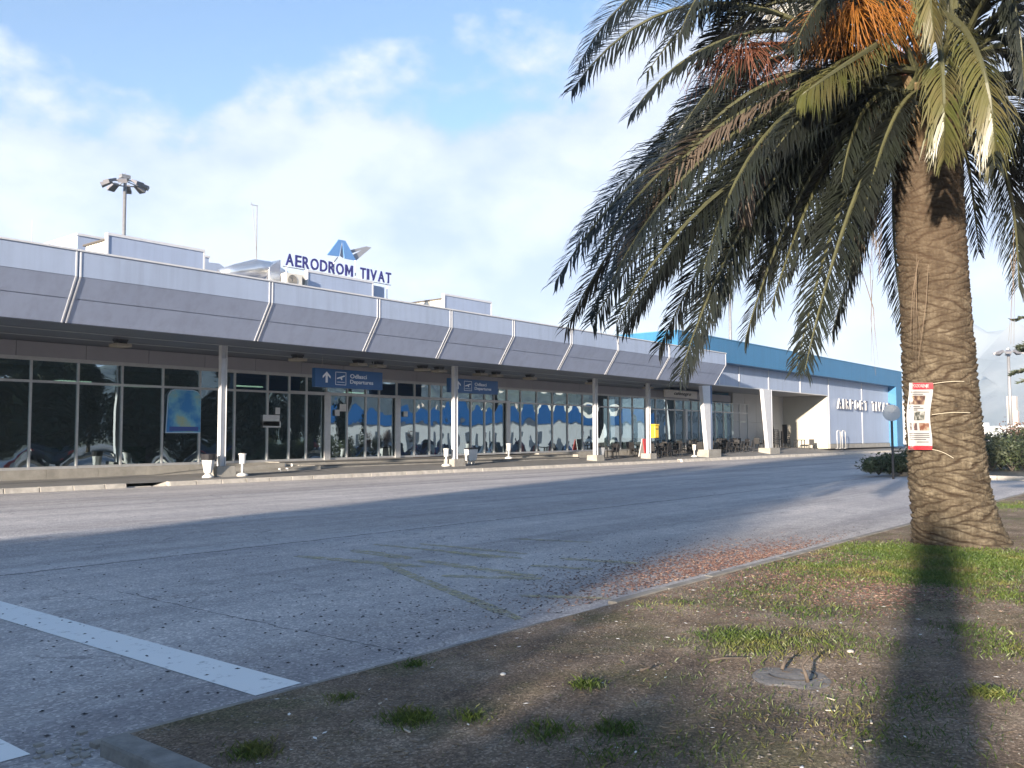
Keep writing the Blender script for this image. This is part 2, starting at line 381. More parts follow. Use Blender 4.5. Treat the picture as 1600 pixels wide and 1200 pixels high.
for i in range(26):
    c = Vector((random.uniform(2.05, 2.40), random.uniform(4.5, 4.95), 0)); s = random.uniform(.006, .022)
    rb.hexa([c+Vector((a*s*random.uniform(.7, 1.2), b_*s*random.uniform(.7, 1.2), cc*s*.7)) for cc in (0, 1) for a, b_ in ((-1, -1), (1, -1), (1, 1), (-1, 1))])
tag(rb.build('concrete_rubble', concrete), 'crumbled concrete bits at the broken kerb corner', 'rubble', kind='stuff')

# white and faded yellow road paint
def paint(name, c, wear):
    m = bpy.data.materials.new(name); m.use_nodes = True; t = m.node_tree; b = t.nodes['Principled BSDF']; o = t.nodes['Material Output']
    g = N(t, 'ShaderNodeNewGeometry'); n = N(t, 'ShaderNodeTexNoise', i_Scale=7.0, i_Detail=9.0, i_Roughness=.75)
    t.links.new(g.outputs['Position'], n.inputs['Vector'])
    b.inputs['Base Color'].default_value = (*c, 1); b.inputs['Roughness'].default_value = .7
    tr = N(t, 'ShaderNodeBsdfTransparent'); ms = N(t, 'ShaderNodeMixShader')
    t.links.new(ramp(t, n.outputs[0], [(wear-.12, (0, 0, 0)), (wear+.10, (.92, .92, .92))]) if wear < .4 else ramp(t, n.outputs[0], [(wear-.12, (0, 0, 0)), (wear+.12, (.75, .75, .75))]) if wear > .3 else
                ramp(t, n.outputs[0], [(wear, (.2, .2, .2)), (wear+.08, (1, 1, 1))]), ms.inputs[0])
    t.links.new(tr.outputs[0], ms.inputs[1]); t.links.new(b.outputs[0], ms.inputs[2]); t.links.new(ms.outputs[0], o.inputs[0])
    return m
wp = paint('white_road_paint', (.80, .81, .79), .33); yp = paint('yellow_road_paint', (.42, .37, .20), .49)
mk = MB()
for x0 in (3.39, 1.70, .01, -1.68): mk.add([(x0, 4.83 if x0 < 3 else 4.82, .004), (x0+.36, 4.83, .004), (x0+.36, 12.9 if x0 > 3 else 9.8, .004), (x0, 12.9 if x0 > 3 else 9.8, .004)], [(0, 1, 2, 3)])
struct(mk.build('white_road_marking', wp))
ym = MB()
def ystroke(a, b, w, k):
    A = atz(*a); B = atz(*b); d = (B-A); d.z = 0; nrm = Vector((-d.y, d.x, 0)).normalized()*w/2
    n = 10; vs = []
    for i in range(n+1):
        p = A.lerp(B, i/n); q = 1 if 0 < i < n else .5
        vs += [(p.x-nrm.x*q, p.y-nrm.y*q, .004+.0004*k), (p.x+nrm.x*q, p.y+nrm.y*q, .004+.0004*k)]
    ym.add(vs, [(2*i, 2*i+1, 2*i+3, 2*i+2) for i in range(n)])
for k, s_ in enumerate([((600, 882), (812, 968), .16), ((462, 869), (662, 886), .22), ((552, 860), (640, 873), .26), ((585, 851), (815, 873), .16), ((655, 850), (824, 866), .16),
            ((655, 876), (846, 903), .22), ((690, 900), (846, 905), .2), ((830, 884), (925, 890), .18), ((812, 931), (955, 936), .13), ((875, 873), (1000, 881), .2),
            ((700, 862), (775, 872), .2), ((795, 842), (925, 848), .14)]): ystroke(*s_, k)
struct(ym.build('yellow_road_marking', yp))

# ============================================================ TERMINAL
GY = 34.0
term = thing('airport_terminal', (30, 34, 0), 'long grey airport terminal with angular metal canopy over a glass front', 'terminal building')
BOT, KNK, TOP = (27.85, 5.15), (26.98, 6.46), (26.98, 7.24)
CX0, CX1 = -14.0, 56.2
seam_x = [-8.5, -1.2, 5.3, 12.5, 19.4, 24.6, 28.9, 33.3, 38.1, 42.6, 48.4, CX1]
fa = MB()
for a, b in zip([CX0]+seam_x[:-1], seam_x):
    g = .015
    fa.add([(a+g, TOP[0], KNK[1]+.012), (b-g, TOP[0], KNK[1]+.012), (b-g, TOP[0], TOP[1]), (a+g, TOP[0], TOP[1])], [(0, 1, 2, 3)])
fa.build('fascia', panel, term)
fl = MB()
MIDY, MIDZ = (BOT[0]+KNK[0])/2-.02, (BOT[1]+KNK[1])/2-.02
for a, b in zip([CX0]+seam_x[:-1], seam_x):
    g = .015
    def lerp(t): return (BOT[0]+(KNK[0]-BOT[0])*t, BOT[1]+(KNK[1]-BOT[1])*t)
    for t0, t1 in ((0, .52), (.535, 1)):
        p, q = lerp(t0), lerp(t1)
        fl.add([(a+g, p[0], p[1]), (b-g, p[0], p[1]), (b-g, q[0], q[1]), (a+g, q[0], q[1])], [(0, 1, 2, 3)])
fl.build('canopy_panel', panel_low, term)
core = MB()   # solid canopy body behind the panels
core.prism([(CX0, BOT[0]+.03, BOT[1]+.01), (CX0, KNK[0]+.03, KNK[1]), (CX0, TOP[0]+.03, TOP[1]-.02), (CX0, 36.5, 7.0), (CX0, 36.5, 5.17), (CX0, BOT[0]+.03, 5.17)], (CX1-CX0-.02, 0, 0))
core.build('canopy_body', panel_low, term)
for sx_ in seam_x:
    for dx in (-.075, .055) if sx_ < CX1 else (-.08,):
        s = MB(); wd = .045
        for (p, q) in ((BOT, KNK), (KNK, TOP)):
            A = Vector((0, p[0], p[1])); B = Vector((0, q[0], q[1])); n = Vector((0, -(B-A).z, (B-A).y)).normalized()*.016
            s.hexa([(sx_+dx-wd/2, *(A-n)[1:]), (sx_+dx+wd/2, *(A-n)[1:]), (sx_+dx+wd/2, *(A+n)[1:]), (sx_+dx-wd/2, *(A+n)[1:]),
                    (sx_+dx-wd/2, *(B-n)[1:]), (sx_+dx+wd/2, *(B-n)[1:]), (sx_+dx+wd/2, *(B+n)[1:]), (sx_+dx-wd/2, *(B+n)[1:])])
        s.build('seam_strip', trim, term)
cp = MB(); cp.box((CX0, TOP[0]-.045, TOP[1]), (CX1+.03, TOP[0]+.5, TOP[1]+.055)); cp.build('coping', trim, term)
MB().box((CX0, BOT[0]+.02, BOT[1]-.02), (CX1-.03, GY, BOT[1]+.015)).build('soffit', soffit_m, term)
sl_ = MB()
for yy in (29.9, 31.9): sl_.box((CX0, yy, BOT[1]-.035), (CX1-.05, yy+.03, BOT[1]-.021))
sl_.build('soffit_joint', alu, term)
# wall band over the glass
ub = MB()
xx = -14.
while xx < 70:
    ub.box((xx+.01, GY-.25, 4.57), (xx+2.49, GY+.3, BOT[1]-.04)); xx += 2.5
ub.build('wall_band', upper_m, term)
MB().box((CX0, GY-.24, 4.50), (63.6, GY-.02, 4.568)).build('head_frame', alu, term)
# main building mass and roof
MB().box((-14, 46, 0), (70, 46.4, 6.6)).build('rear_wall', upper_m, term)
MB().box((-14, 34.4, -.02), (71.9, 46, .3)).build('interior_floor', mat('floor_tile', (.16, .16, .15), .3, noise=.2, scale=1), term)
MB().box((-14, 36.6, 5.2), (71.9, 46.4, 6.95)).build('roof', panel_low, term)
for x0, x1 in ((-14, 28), (44, 71.9)):
    pl = MB()
    n = int((x1-x0)/2)+1
    for i in range(n):
        a = x0+(x1-x0)*i/n; b = x0+(x1-x0)*(i+1)/n
        pl.hexa([(a, GY-.32, 0), (b-.01, GY-.32, 0), (b-.01, GY+.4, 0), (a, GY+.4, 0), (a, GY-.32, floor_z(a)-.03), (b-.01, GY-.32, floor_z(b)-.03), (b-.01, GY+.4, floor_z(b)-.03), (a, GY+.4, floor_z(a)-.03)])
    pl.build('plinth', concrete, term)
st = MB()
st.box((25.2, 31.7, 0), (45.5, 34.05, .40)); st.box((24.2, 32.9, 0), (46.5, 34.1, .55))
st.hexa([(17.5, 32.5, 0), (24.2, 32.5, 0), (24.2, 33.65, 0), (17.5, 33.65, 0), (17.5, 32.5, .13), (24.2, 32.5, .52), (24.2, 33.65, .52), (17.5, 33.65, .13)])
st.hexa([(20.6, 31.3, 0), (25.2, 31.3, 0), (25.2, 32.45, 0), (20.6, 32.45, 0), (20.6, 31.3, .16), (25.2, 31.3, .39), (25.2, 32.45, .39), (20.6, 32.45, .16)])
st.hexa([(46.5, 32.5, 0), (52.5, 32.5, 0), (52.5, 33.65, 0), (46.5, 33.65, 0), (46.5, 32.5, .53), (52.5, 32.5, .25), (52.5, 33.65, .25), (46.5, 33.65, .53)])
st.build('entrance_steps', concrete, term)
dk = MB(); dk.box((25.2, 31.692, .34), (45.5, 31.699, .40)); dk.box((24.2, 32.892, .49), (46.5, 32.899, .55)); dk.build('step_nosing', mat('dark_nosing', (.07, .07, .07), .8), term)

# glass
def glass_mat():
    m = bpy.data.materials.new('tinted_glass'); m.use_nodes = True; t = m.node_tree; o = t.nodes['Material Output']; t.nodes.remove(t.nodes['Principled BSDF'])
    g = N(t, 'ShaderNodeNewGeometry'); n = N(t, 'ShaderNodeTexNoise', i_Scale=.9, i_Detail=1.5); t.links.new(g.outputs['Position'], n.inputs['Vector'])
    bp = N(t, 'ShaderNodeBump', i_Strength=.12, i_Distance=.035); t.links.new(n.outputs[0], bp.inputs['Height'])
    gl = N(t, 'ShaderNodeBsdfGlossy', i_Roughness=.012); gl.inputs['Color'].default_value = (.58, .72, .80, 1); t.links.new(bp.outputs[0], gl.inputs['Normal'])
    tr = N(t, 'ShaderNodeBsdfTransparent'); tr.inputs[0].default_value = (.26, .34, .34, 1)
    fr = N(t, 'ShaderNodeFresnel', i_IOR=1.9); f = mth(t, 'ADD', mth(t, 'MULTIPLY', fr.outputs[0], 1.2), .34, clamp=True)
    ms = N(t, 'ShaderNodeMixShader'); t.links.new(f, ms.inputs[0]); t.links.new(tr.outputs[0], ms.inputs[1]); t.links.new(gl.outputs[0], ms.inputs[2]); t.links.new(ms.outputs[0], o.inputs[0])
    return m
glass = glass_mat()
def pane_mesh(x0, x1, z0, z1, y, amp):
    m = MB(); nu, nv = 10, 12; vs = []
    for i in range(nu+1):
        for j in range(nv+1):
            u, v = i/nu, j/nv
            vs.append((x0+(x1-x0)*u, y+amp*math.sin(math.pi*u)*math.sin(math.pi*v)**.8, z0+(z1-z0)*v))
    m.add(vs, [(i*(nv+1)+j, (i+1)*(nv+1)+j, (i+1)*(nv+1)+j+1, i*(nv+1)+j+1) for i in range(nu) for j in range(nv)])
    return m
TRZ = 3.69
def glass_bay(x0, x1, name='window', zb=None, two=True):
    """one bay: frame pieces around it, an upper and a lower pane"""
    zb = floor_z((x0+x1)/2) if zb is None else zb
    f = MB(); y0, y1 = GY-.07, GY+.05; w_ = .032
    f.box((x0, y0, zb-.03), (x0+w_, y1, 4.50)); f.box((x1-w_, y0, zb-.03), (x1, y1, 4.50))
    f.box((x0+w_, y0+.005, zb-.03), (x1-w_, y1-.005, zb+.07)); f.box((x0+w_, y0+.005, TRZ-.045), (x1-w_, y1-.005, TRZ+.045)); f.box((x0+w_, y0+.005, 4.45), (x1-w_, y1-.005, 4.50))
    fo = f.build(name, alu, term)
    h = rng.uniform(.007, .014)*(1 if rng.random() < .85 else -.6)*min(1.2, (x1-x0)/1.2)
    pane_mesh(x0+w_, x1-w_, zb+.07, TRZ-.045, GY, h).build('pane', glass, fo, smooth=True)
    pane_mesh(x0+w_, x1-w_, TRZ+.045, 4.45, GY, h*.4).build('pane', glass, fo, smooth=True)
    return fo
mpx = [46, 120, 189, 253, 311, 365.5, 417, 451, 478, 509, 541.5, 570.6, 591.6, 619, 647, 670.6, 689, 709, 735, 756.5, 771, 791.5, 812.7, 838, 862.5, 886, 909.7, 931, 950, 969, 988, 1008, 1024, 1041, 1054, 1068, 1080, 1091.6, 1104, 1117, 1130, 1143, 1155, 1167.5]
mx = [aty(p, 660, GY).x for p in mpx]
mx = [mx[0]-1.72*k for k in range(12, 0, -1)]+mx
doors = {(478, 509), (451, 478), (570.6, 591.6), (591.6, 619), (756.5, 771), (771, 791.5), (1054, 1068)}
for i in range(len(mx)-1):
    k = i-12
    nm = 'sliding_door' if k >= 0 and (mpx[k], mpx[k+1]) in doors else 'window'
    glass_bay(mx[i], mx[i+1], nm)
for p in (509, 619, 791.5, 1070):
    X = aty(p, 660, GY).x
    MB().box((X-.17, GY-.16, floor_z(X)-.03), (X+.17, GY-.075, TRZ+.1)).build('door_post', alu, term)
MB().box((aty(451, 660, GY).x, GY-.15, TRZ-.05), (aty(791, 660, GY).x, GY-.076, TRZ+.09)).build('door_head', alu, term)
for p in (909.7, 977): MB().box((aty(p, 660, GY).x-.2, GY+.35, .3), (aty(p, 660, GY).x+.2, GY+.75, 4.6)).build('interior_column', black, term)
# small paper notices on the glass
for (px, py, w_, h_) in ((434, 642, .25, .3), (527, 645, .3, .3), (536, 637, .42, .36), (634, 647, .3, .28), (424, 657, .9, .5), (425, 663, .95, .28)):
    p = aty(px, py, GY-.085); n = MB().box((p.x-w_/2, GY-.083, p.z-h_/2), (p.x+w_/2, GY-.08, p.z+h_/2)).build('notice', white, term)
# interior: pale ceiling lights, counters, slanted wall, columns
lamp_m = bpy.data.materials.new('interior_lamp'); lamp_m.use_nodes = True
_b = lamp_m.node_tree.nodes['Principled BSDF']; _b.inputs['Emission Color'].default_value = (.75, 1, .72, 1); _b.inputs['Emission Strength'].default_value = .35
for x, y, L, d in ((16.2, 36.4, 1.3, .5), (19.0, 37, 1.5, .14), (19.0, 37.5, 1.6, .14), (26, 39, 1.6, .2), (34, 40, 1.5, .2)):
    MB().box((x, y, 3.85 if y < 38 else 4.2), (x+L, y+d, 3.93 if y < 38 else 4.26)).build('ceiling_lamp', lamp_m, term)
MB().box((16.5, 37.5, .3), (20.5, 38.2, 1.25)).build('counter', mat('green_counter', (.10, .17, .13), .5), term)
MB().box((38, 38, .3), (43, 38.6, 1.3)).build('counter', mat('red_counter', (.25, .05, .05), .5), term)
cols_x = [(19.5, .30), (32.5, .30), (44.9, .30), (51.1, .30)]
for i, (x, w_) in enumerate([(-8, .3), (7, .3)]+cols_x):
    c = MB(); y = 30.1; zt = BOT[1]-.02
    c.box((x-.125, y-.10, .2), (x-.105, y+.10, zt)); c.box((x+.105, y-.10, .2), (x+.125, y+.10, zt)); c.box((x-.105, y-.02, .2), (x+.105, y+.02, zt))
    c.box((x-.135, y-.11, 4.62), (x+.135, y+.11, 4.64))
    co = c.build('column', trim, term)
    MB().hexa([(x-.42, y-.38, .05), (x+.42, y-.38, .05), (x+.42, y+.38, .05), (x-.42, y+.38, .05), (x-.39, y-.35, .55), (x+.39, y-.35, .55), (x+.39, y+.35, .55), (x-.39, y+.35, .55)]).build('column_base', concrete, co, bevel=.02)
for x, wt, wb in ((58.6, 1.5, .72), (69.2, 1.75, .80)):
    y = 29.6; c = MB(); zt = 5.4
    c.hexa([(x-wb/2, y-.14, .3), (x+wb/2-.25, y-.14, .3), (x+wb/2-.25, y+.14, .3), (x-wb/2, y+.14, .3), (x+wb/2-.25-(wt-.25), y-.14, zt), (x+wb/2-.25, y-.14, zt), (x+wb/2-.25, y+.14, zt), (x+wb/2-.25-(wt-.25), y+.14, zt)])
    co = c.build('tapered_column', trim, term)
    MB().tube([(x+wb/2, y-.02, .3), (x+wb/2, y-.02, zt)], .11, 12).build('downpipe', trim if x > 60 else mat('blue_pipe', (.12, .16, .25), .4), co, smooth=True)
    MB().box((x-1.0, y-.5, .1), (x+.95, y+.5, .72)).build('column_base', concrete, co, bevel=.02)
# soffit lamps
for px, py in ((188, 541), (465, 563), (560, 570), (590, 573), (660, 577), (686, 581), (750, 585), (775, 589), (828, 592), (924, 600), (1012, 604)):
    p = aty(px, py, 31.0); l = MB(); l.box((p.x-.28, 30.7, 4.86), (p.x+.28, 31.3, 4.98)); lo = l.build('soffit_lamp', mat('lamp_housing', (.30, .27, .22), .6), term, bevel=.02)
    MB().hexa([(p.x-.16, 30.85, 4.981), (p.x+.16, 30.85, 4.981), (p.x+.16, 31.15, 4.981), (p.x-.16, 31.15, 4.981), (p.x-.2, 30.8, 5.13), (p.x+.2, 30.8, 5.13), (p.x+.2, 31.2, 5.13), (p.x-.2, 31.2, 5.13)]).build('lamp_bracket', black, lo)
# roof screens (raised boxes with a capped front and ribbed sides)
rib = mat('ribbed_sheet', (.60, .57, .50), .5, noise=.15, scale=3)
def screen(x0, x1, y, z, back, low):
    m = MB(); m.box((x0, y, 7.0), (x1, y+.12, z-.1)); o = m.build('roof_screen', panel, term)
    MB().box((x0-.05, y-.04, z-.1), (x1+.05, y+.18, z)).build('cap', trim, o)
    MB().box((x0-.06, y-.03, 7.0), (x0-.001, y+.15, z-.101)).build('edge_strip', trim, o); MB().box((x1+.001, y-.03, 7.0), (x1+.06, y+.15, z-.101)).build('edge_strip', trim, o)
    for xx_ in (x0+.02, x1-.10):
        r = MB(); yy = y+.2
        while yy < y+back: r.box((xx_, yy, 7.0), (xx_+.05, yy+.09, low)); r.box((xx_+.02, yy+.09, 7.0), (xx_+.04, yy+.2, low-.01)); yy += .2
        r.build('ribbed_side', rib, o)
    MB().box((x0-.04, y+.19, low), (x1+.02, y+back+.1, low+.06)).build('lid', mat('dark_edge', (.08, .07, .06), .7), o)
screen(15.63, 19.45, 31.5, 9.03, 1.8, 8.78); screen(24.56, 28.3, 31.5, 8.96, 2.2, 8.7); screen(33.26, 36.9, 31.5, 9.0, 2.9, 8.72)
b2 = MB(); b2.box((16.6, 36, 6.9), (22.5, 39.5, 9.75)); b2.build('plant_room', panel, term); MB().box((16.55, 35.95, 9.75), (22.55, 39.55, 9.84)).build('cap', trim, term)
MB().prism([(21.3, 35, 6.9), (23.1, 35, 6.9), (23.1, 35, 9.0), (22.4, 35, 9.36), (21.3, 35, 9.3)], (0, .9, 0)).build('roof_vent', panel, term)
MB().box((28.6, 31.8, 7), (29.35, 32.4, 8.85)).build('roof_vent', panel, term)

# ============================================================ BLUE HALL (extension)
hall = thing('arrivals_hall', (80, 32, 0), 'tall hall with blue cladding frame and grey panel wall past the canopy', 'hall')
HX0, HX1 = 52.9, 103.4; HY = 28.85; ZB, ZT = 7.0, 8.66; WY = 29.75
MB().box((HX0, HY, ZB), (HX1, 60, ZT)).build('blue_fascia', blue, hall)
MB().box((101.2, HY+.002, .55), (HX1, 60, ZB-.002)).build('blue_leg', blue, hall)
MB().box((HX0-.03, HY-.04, ZT), (HX1+.04, 60, ZT+.07)).build('blue_cap', mat('cap_blue', (.05, .18, .31), .45), hall)
wl = MB(); sx2 = [56.25, 60.6, 64.0, 69.5, 76.2, 83.0]
for a, b in zip(sx2[:-1], sx2[1:]): wl.box((a+.03, WY-.06, 5.46), (b-.03, WY+.25, ZB-.003))
for a, b in ((83.06, 92.4), (92.46, 101.19)):
    wl.box((a, WY-.06, .95), (b, WY+.25, ZB-.003))
wl.build('grey_wall_panel', panel, hall)
for sx_ in sx2[1:-1]: MB().box((sx_-.07, WY-.1, 5.44), (sx_+.07, WY-.061, ZB-.004)).build('joint_strip', trim, hall)
for sx_ in (83.1, 92.43): MB().box((sx_-.08, WY-.1, .93), (sx_+.08, WY-.061, ZB-.004)).build('joint_strip', trim, hall)
MB().box((83.0, WY-.16, .5), (101.19, WY+.2, .92)).build('plinth', concrete, hall)
MB().box((56.25, WY-.07, 5.38), (83.0, WY+.26, 5.455)).build('lintel', trim, hall)
MB().box((56.25, WY+.26, 5.42), (83.0, 34.2, 5.5)).build('recess_ceiling', mat('recess_ceiling', (.30, .30, .31), .6), hall)
MB().box((82.9, WY+.0, .5), (83.04, 34.25, 5.4)).build('recess_side_wall', cream, hall)
rw = MB(); x = 71.95
while x < 82.8:
    e = min(x+2.4, 82.88); rw.box((x+.012, 34.0, .5), (e-.012, 34.2, 2.9)); rw.box((x+.012, 34.0, 2.92), (e-.012, 34.2, 5.41)); x += 2.4
rw.build('recess_back_wall', mat('beige_panel', (.42, .41, .39), .55, noise=.08, scale=1), hall)
MB().box((71.9, 34.21, .5), (103, 34.35, 6.9)).build('inner_wall', upper_m, hall)

# AIRPORT TIVAT lettering on the wall
ws = thing('wall_sign', (84.6, WY, 4.3), 'raised white letters reading AIRPORT TIVAT on the grey hall wall', 'wall sign')
def spaced(s, x0, x1, widths):
    tot = sum(widths); k = (x1-x0)/tot; o = []; x = x0
    for ch, w_ in zip(s, widths): o.append((ch, x, w_*k)); x += w_*k
    return o
wd = {'A': 1.05, 'E': .82, 'R': .9, 'O': 1.1, 'D': 1.0, 'M': 1.15, ' ': .75, 'T': .85, 'I': .45, 'V': 1.0, 'P': .85}
for ch, x, w_ in spaced('AIRPORT TIVAT', 84.8, 101.3, [wd[c] for c in 'AIRPORT TIVAT']):
    if ch == ' ': continue
    o = text_obj('letter', ch, (x, WY-.11, 4.25), (1, 0, 0), (0, 0, 1), 1.2, .34, [white], ws, offset=.012, fit=(w_*.82, .95)) if False else None
    me_o = text_obj('letter', ch, (x, WY-.27, 4.25), (1, 0, 0), (0, 0, 1), 1.2, .15, white, ws, offset=.014, fit=(w_*.64, .95))
    f = text_obj('letter_face', ch, (x, WY-.35, 4.25), (1, 0, 0), (0, 0, 1), 1.2, .006, mat('letter_face_grey', (.085, .095, .15), .5), me_o, offset=.014, fit=(w_*.64, .95))

# AERODROM TIVAT roof sign
rs = thing('roof_sign', (26, 31.8, 7.2), 'dark blue AERODROM TIVAT letters with paper plane emblem on the roof', 'roof sign')
SY = 31.75
for ch, x, w_ in spaced('AERODROM TIVAT', 23.55, 29.8, [wd[c] for c in 'AERODROM TIVAT']):
    if ch == ' ': continue
    if ch == 'M':
        W = w_*.84; H = .52; k = .11
        pm = [(0, 0), (k, 0), (k, H*.62), (W/2, H*.12), (W-k, H*.62), (W-k, 0), (W, 0), (W, H), (W-k, H), (W/2, H*.40), (k, H), (0, H)]
        mm = MB()   # two legs and two slanting strokes, each convex
        for q in ([(0, 0), (k, 0), (k, H), (0, H)], [(W-k, 0), (W, 0), (W, H), (W-k, H)], [(k+.001, H), (k+.001, H*.70), (W/2, H*.12), (W/2, H*.42)], [(W-k-.001, H*.70), (W-k-.001, H), (W/2+.001, H*.42), (W/2+.001, H*.12)]):
            mm.prism([(x+a, SY-.025, 9.06+b) for a, b in q], (0, .05, 0))
        o = mm.build('letter', darkblue, rs)
        continue
    o = text_obj('letter', ch, (x, SY, 9.06), (1, 0, 0), (0, 0, 1), .6, .05, darkblue, rs, offset=.002 if ch == 'M' else .011, fit=(w_*(.66 if ch == 'I' else .84), .52))
    s = MB()
    s.tube([(x+w_*.42, SY+.05, 9.15), (x+w_*.42, SY+.13, 9.02)], .012, 5)
    s.build('letter_bracket', trim, o)
fr = MB(); fr.tube([(23.5, SY+.14, 9.02), (29.85, SY+.14, 9.02)], .018, 6)
for x in (23.7, 25, 26.6, 28.2, 29.6): fr.tube([(x, SY+.14, 7.0), (x, SY+.14, 9.03)], .02, 6)
fr.build('sign_frame', steel, rs)
def cr7(x, y): return (420+x/7.273, 370+y/7.273)
def plate(pts, y, th): return MB().prism([tuple(aty(*cr7(*p), y)) for p in pts], (0, th, 0))
plate([(665, 205), (795, 30), (835, 38), (800, 222)], SY+.3, .05).build('emblem_wing', logo_blue, rs)
plate([(838, 38), (872, 45), (992, 270), (862, 245), (845, 120)], SY+.3, .05).build('emblem_wing', logo_blue, rs)
plate([(832, 95), (858, 225), (845, 240), (812, 215)], SY+.36, .03).build('emblem_slot', logo_grey, rs)
plate([(930, 150), (1110, 108), (1168, 122), (992, 270), (960, 205), (1065, 148), (1010, 165), (950, 185)], SY+.42, .05).build('emblem_tail', logo_grey, rs)
a = aty(*cr7(780, 235), SY+.3); c_ = aty(*cr7(740, 290), SY+.1); d_ = aty(*cr7(985, 268), SY+.3)
MB().tube([a, c_], .03, 6).tube([d_, (d_.x, SY+.3, 9.0)], .025, 6).tube([c_, (c_.x, c_.y, 8.6)], .03, 6).build('emblem_strut', steel, rs)

# hanging departure signs
def dep_sign(x0, x1, y, z0, z1, label, arrow=True):
    t = thing('departures_sign', ((x0+x1)/2, y, z0), label, 'hanging sign', 'blue departures signs under the canopy')
    MB().box((x0, y, z0), (x1, y+.22, z1)).build('sign_box', signblue, t, bevel=.015)
    W = x1-x0; H = z1-z0; yy = y-.006
    text_obj('lettering', 'Odlasci', (x0+W*.50, yy, z0+H*.56), (1, 0, 0), (0, 0, 1), .3, .006, white_letter, t, offset=.004, fit=(W*.25, H*.23))
    text_obj('lettering', 'Departures', (x0+W*.50, yy, z0+H*.20), (1, 0, 0), (0, 0, 1), .3, .006, white_letter, t, offset=.004, fit=(W*.35, H*.28))
    ar = MB(); cx = x0+W*.16; ar.prism([(cx-.045*W/3, yy, z0+H*.25), (cx+.045*W/3, yy, z0+H*.25), (cx+.045*W/3, yy, z0+H*.72), (cx-.045*W/3, yy, z0+H*.72)], (0, .005, 0))
    q = .055*W
    for s in (-1, 1): ar.prism([(cx, yy-.001*s, z0+H*.84), (cx+s*q, yy-.001*s, z0+H*.60), (cx+s*q, yy-.001*s, z0+H*.48), (cx, yy-.001*s, z0+H*.70)], (0, .005, 0))
    ar.build('arrow', white_letter, t)
    ic = MB(); bx0, bx1, bz0, bz1 = x0+W*.285, x0+W*.44, z0+H*.16, z0+H*.86; e = .022
    ic.box((bx0, yy, bz0), (bx1, yy+.005, bz0+e)); ic.box((bx0, yy, bz1-e), (bx1, yy+.005, bz1)); ic.box((bx0, yy, bz0+e), (bx0+e, yy+.005, bz1-e)); ic.box((bx1-e, yy, bz0+e), (bx1, yy+.005, bz1-e))
    w_ = bx1-bx0; h_ = bz1-bz0
    def q_(a, b): return (bx0+w_*a, yy-.001, bz0+h_*b)
    ic.prism([q_(.12, .48), q_(.2, .44), q_(.85, .66), q_(.9, .74), q_(.78, .75), q_(.18, .55)], (0, .005, 0))
    ic.prism([q_(.42, .55), q_(.55, .38), q_(.64, .40), q_(.62, .62)], (0, .004, 0)); ic.box(q_(.15, .2), (bx0+w_*.85, yy+.004, bz0+h_*.24))
    ic.build('plane_symbol', white_letter, t)
    h = MB(); h.tube([(x0+W*.12, y+.1, z1), (x0+W*.12, y+.1, BOT[1])], .015, 6).tube([(x0+W*.88, y+.1, z1), (x0+W*.88, y+.1, BOT[1])], .015, 6); h.build('hanger', steel, t)
dep_sign(24.45, 28.35, 30.8, 3.80, 4.62, 'nearer blue Departures sign with its white arrow in full view')
dep_sign(33.1, 36.9, 31.0, 3.90, 4.62, 'farther blue Departures sign partly hidden behind a white column')
cs = thing('cafe_sign', (61, 33, 4.6), 'beige cafe name board with black script above the cafe door', 'shop sign')
MB().box((58.5, 33.0, 4.58), (63.5, 33.12, 5.13)).build('sign_board', mat('beige_board', (.60, .55, .49), .6, noise=.05, scale=2), cs)
text_obj('lettering', 'cafenegro', (59.8, 32.985, 4.70), (1, 0, 0), (0, 0, 1), .4, .012, mat('script_black', (.015, .012, .012), .5), cs, offset=.008, shear=.35, fit=(2.7, .33))
# hanging poster-like route board behind the glass on the left
db = thing('display_board', (19.8, 34.5, 1.9), 'rounded blue and yellow display board hanging behind the left window', 'display board')
def board_mat():
    m = bpy.data.materials.new('board_print'); m.use_nodes = True; t = m.node_tree; b = t.nodes['Principled BSDF']
    g = N(t, 'ShaderNodeNewGeometry'); n = N(t, 'ShaderNodeTexNoise', i_Scale=1.1, i_Detail=5.0); t.links.new(g.outputs['Position'], n.inputs['Vector'])
    t.links.new(ramp(t, n.outputs[0], [(.35, (.45, .42, .12)), (.5, (.16, .42, .55)), (.62, (.02, .20, .50))]), b.inputs['Base Color']); b.inputs['Roughness'].default_value = .5
    return m
P0_, P1_ = aty(258, 675, 34.0), aty(311, 612, 34.0); bx0, bx1 = P0_.x, P1_.x; bz0, bz1 = P0_.z, P1_.z+.02
pts = [(bx0, bz0), (bx1, bz0), (bx1, bz1-.3)]+[(bx1-.35+.35*math.cos(a), bz1-.35+.35*math.sin(a)) for a in (0.5, 1.0, 1.57)]+[(bx0+.35+.30*math.cos(a), bz1-.35+.35*math.sin(a)) for a in (1.57, 2.1, 2.8)]
MB().prism([(a, GY-.15, b) for a, b in pts], (0, .05, 0)).build('board', board_mat(), db)
cxm, czm = (bx0+bx1)/2, (bz0+bz1)/2
rim = MB().prism([(cxm+(a-cxm)*1.05, GY-.095, czm+(b-czm)*1.05) for a, b in pts], (0, .02, 0)).build('rim', mat('board_rim', (.45, .6, .75), .5), db)
MB().box((bx0+.1, GY-.158, bz0+.04), (bx1-.1, GY-.153, bz0+.22)).build('caption_band', mat('band_blue', (.03, .07, .30), .5), db)

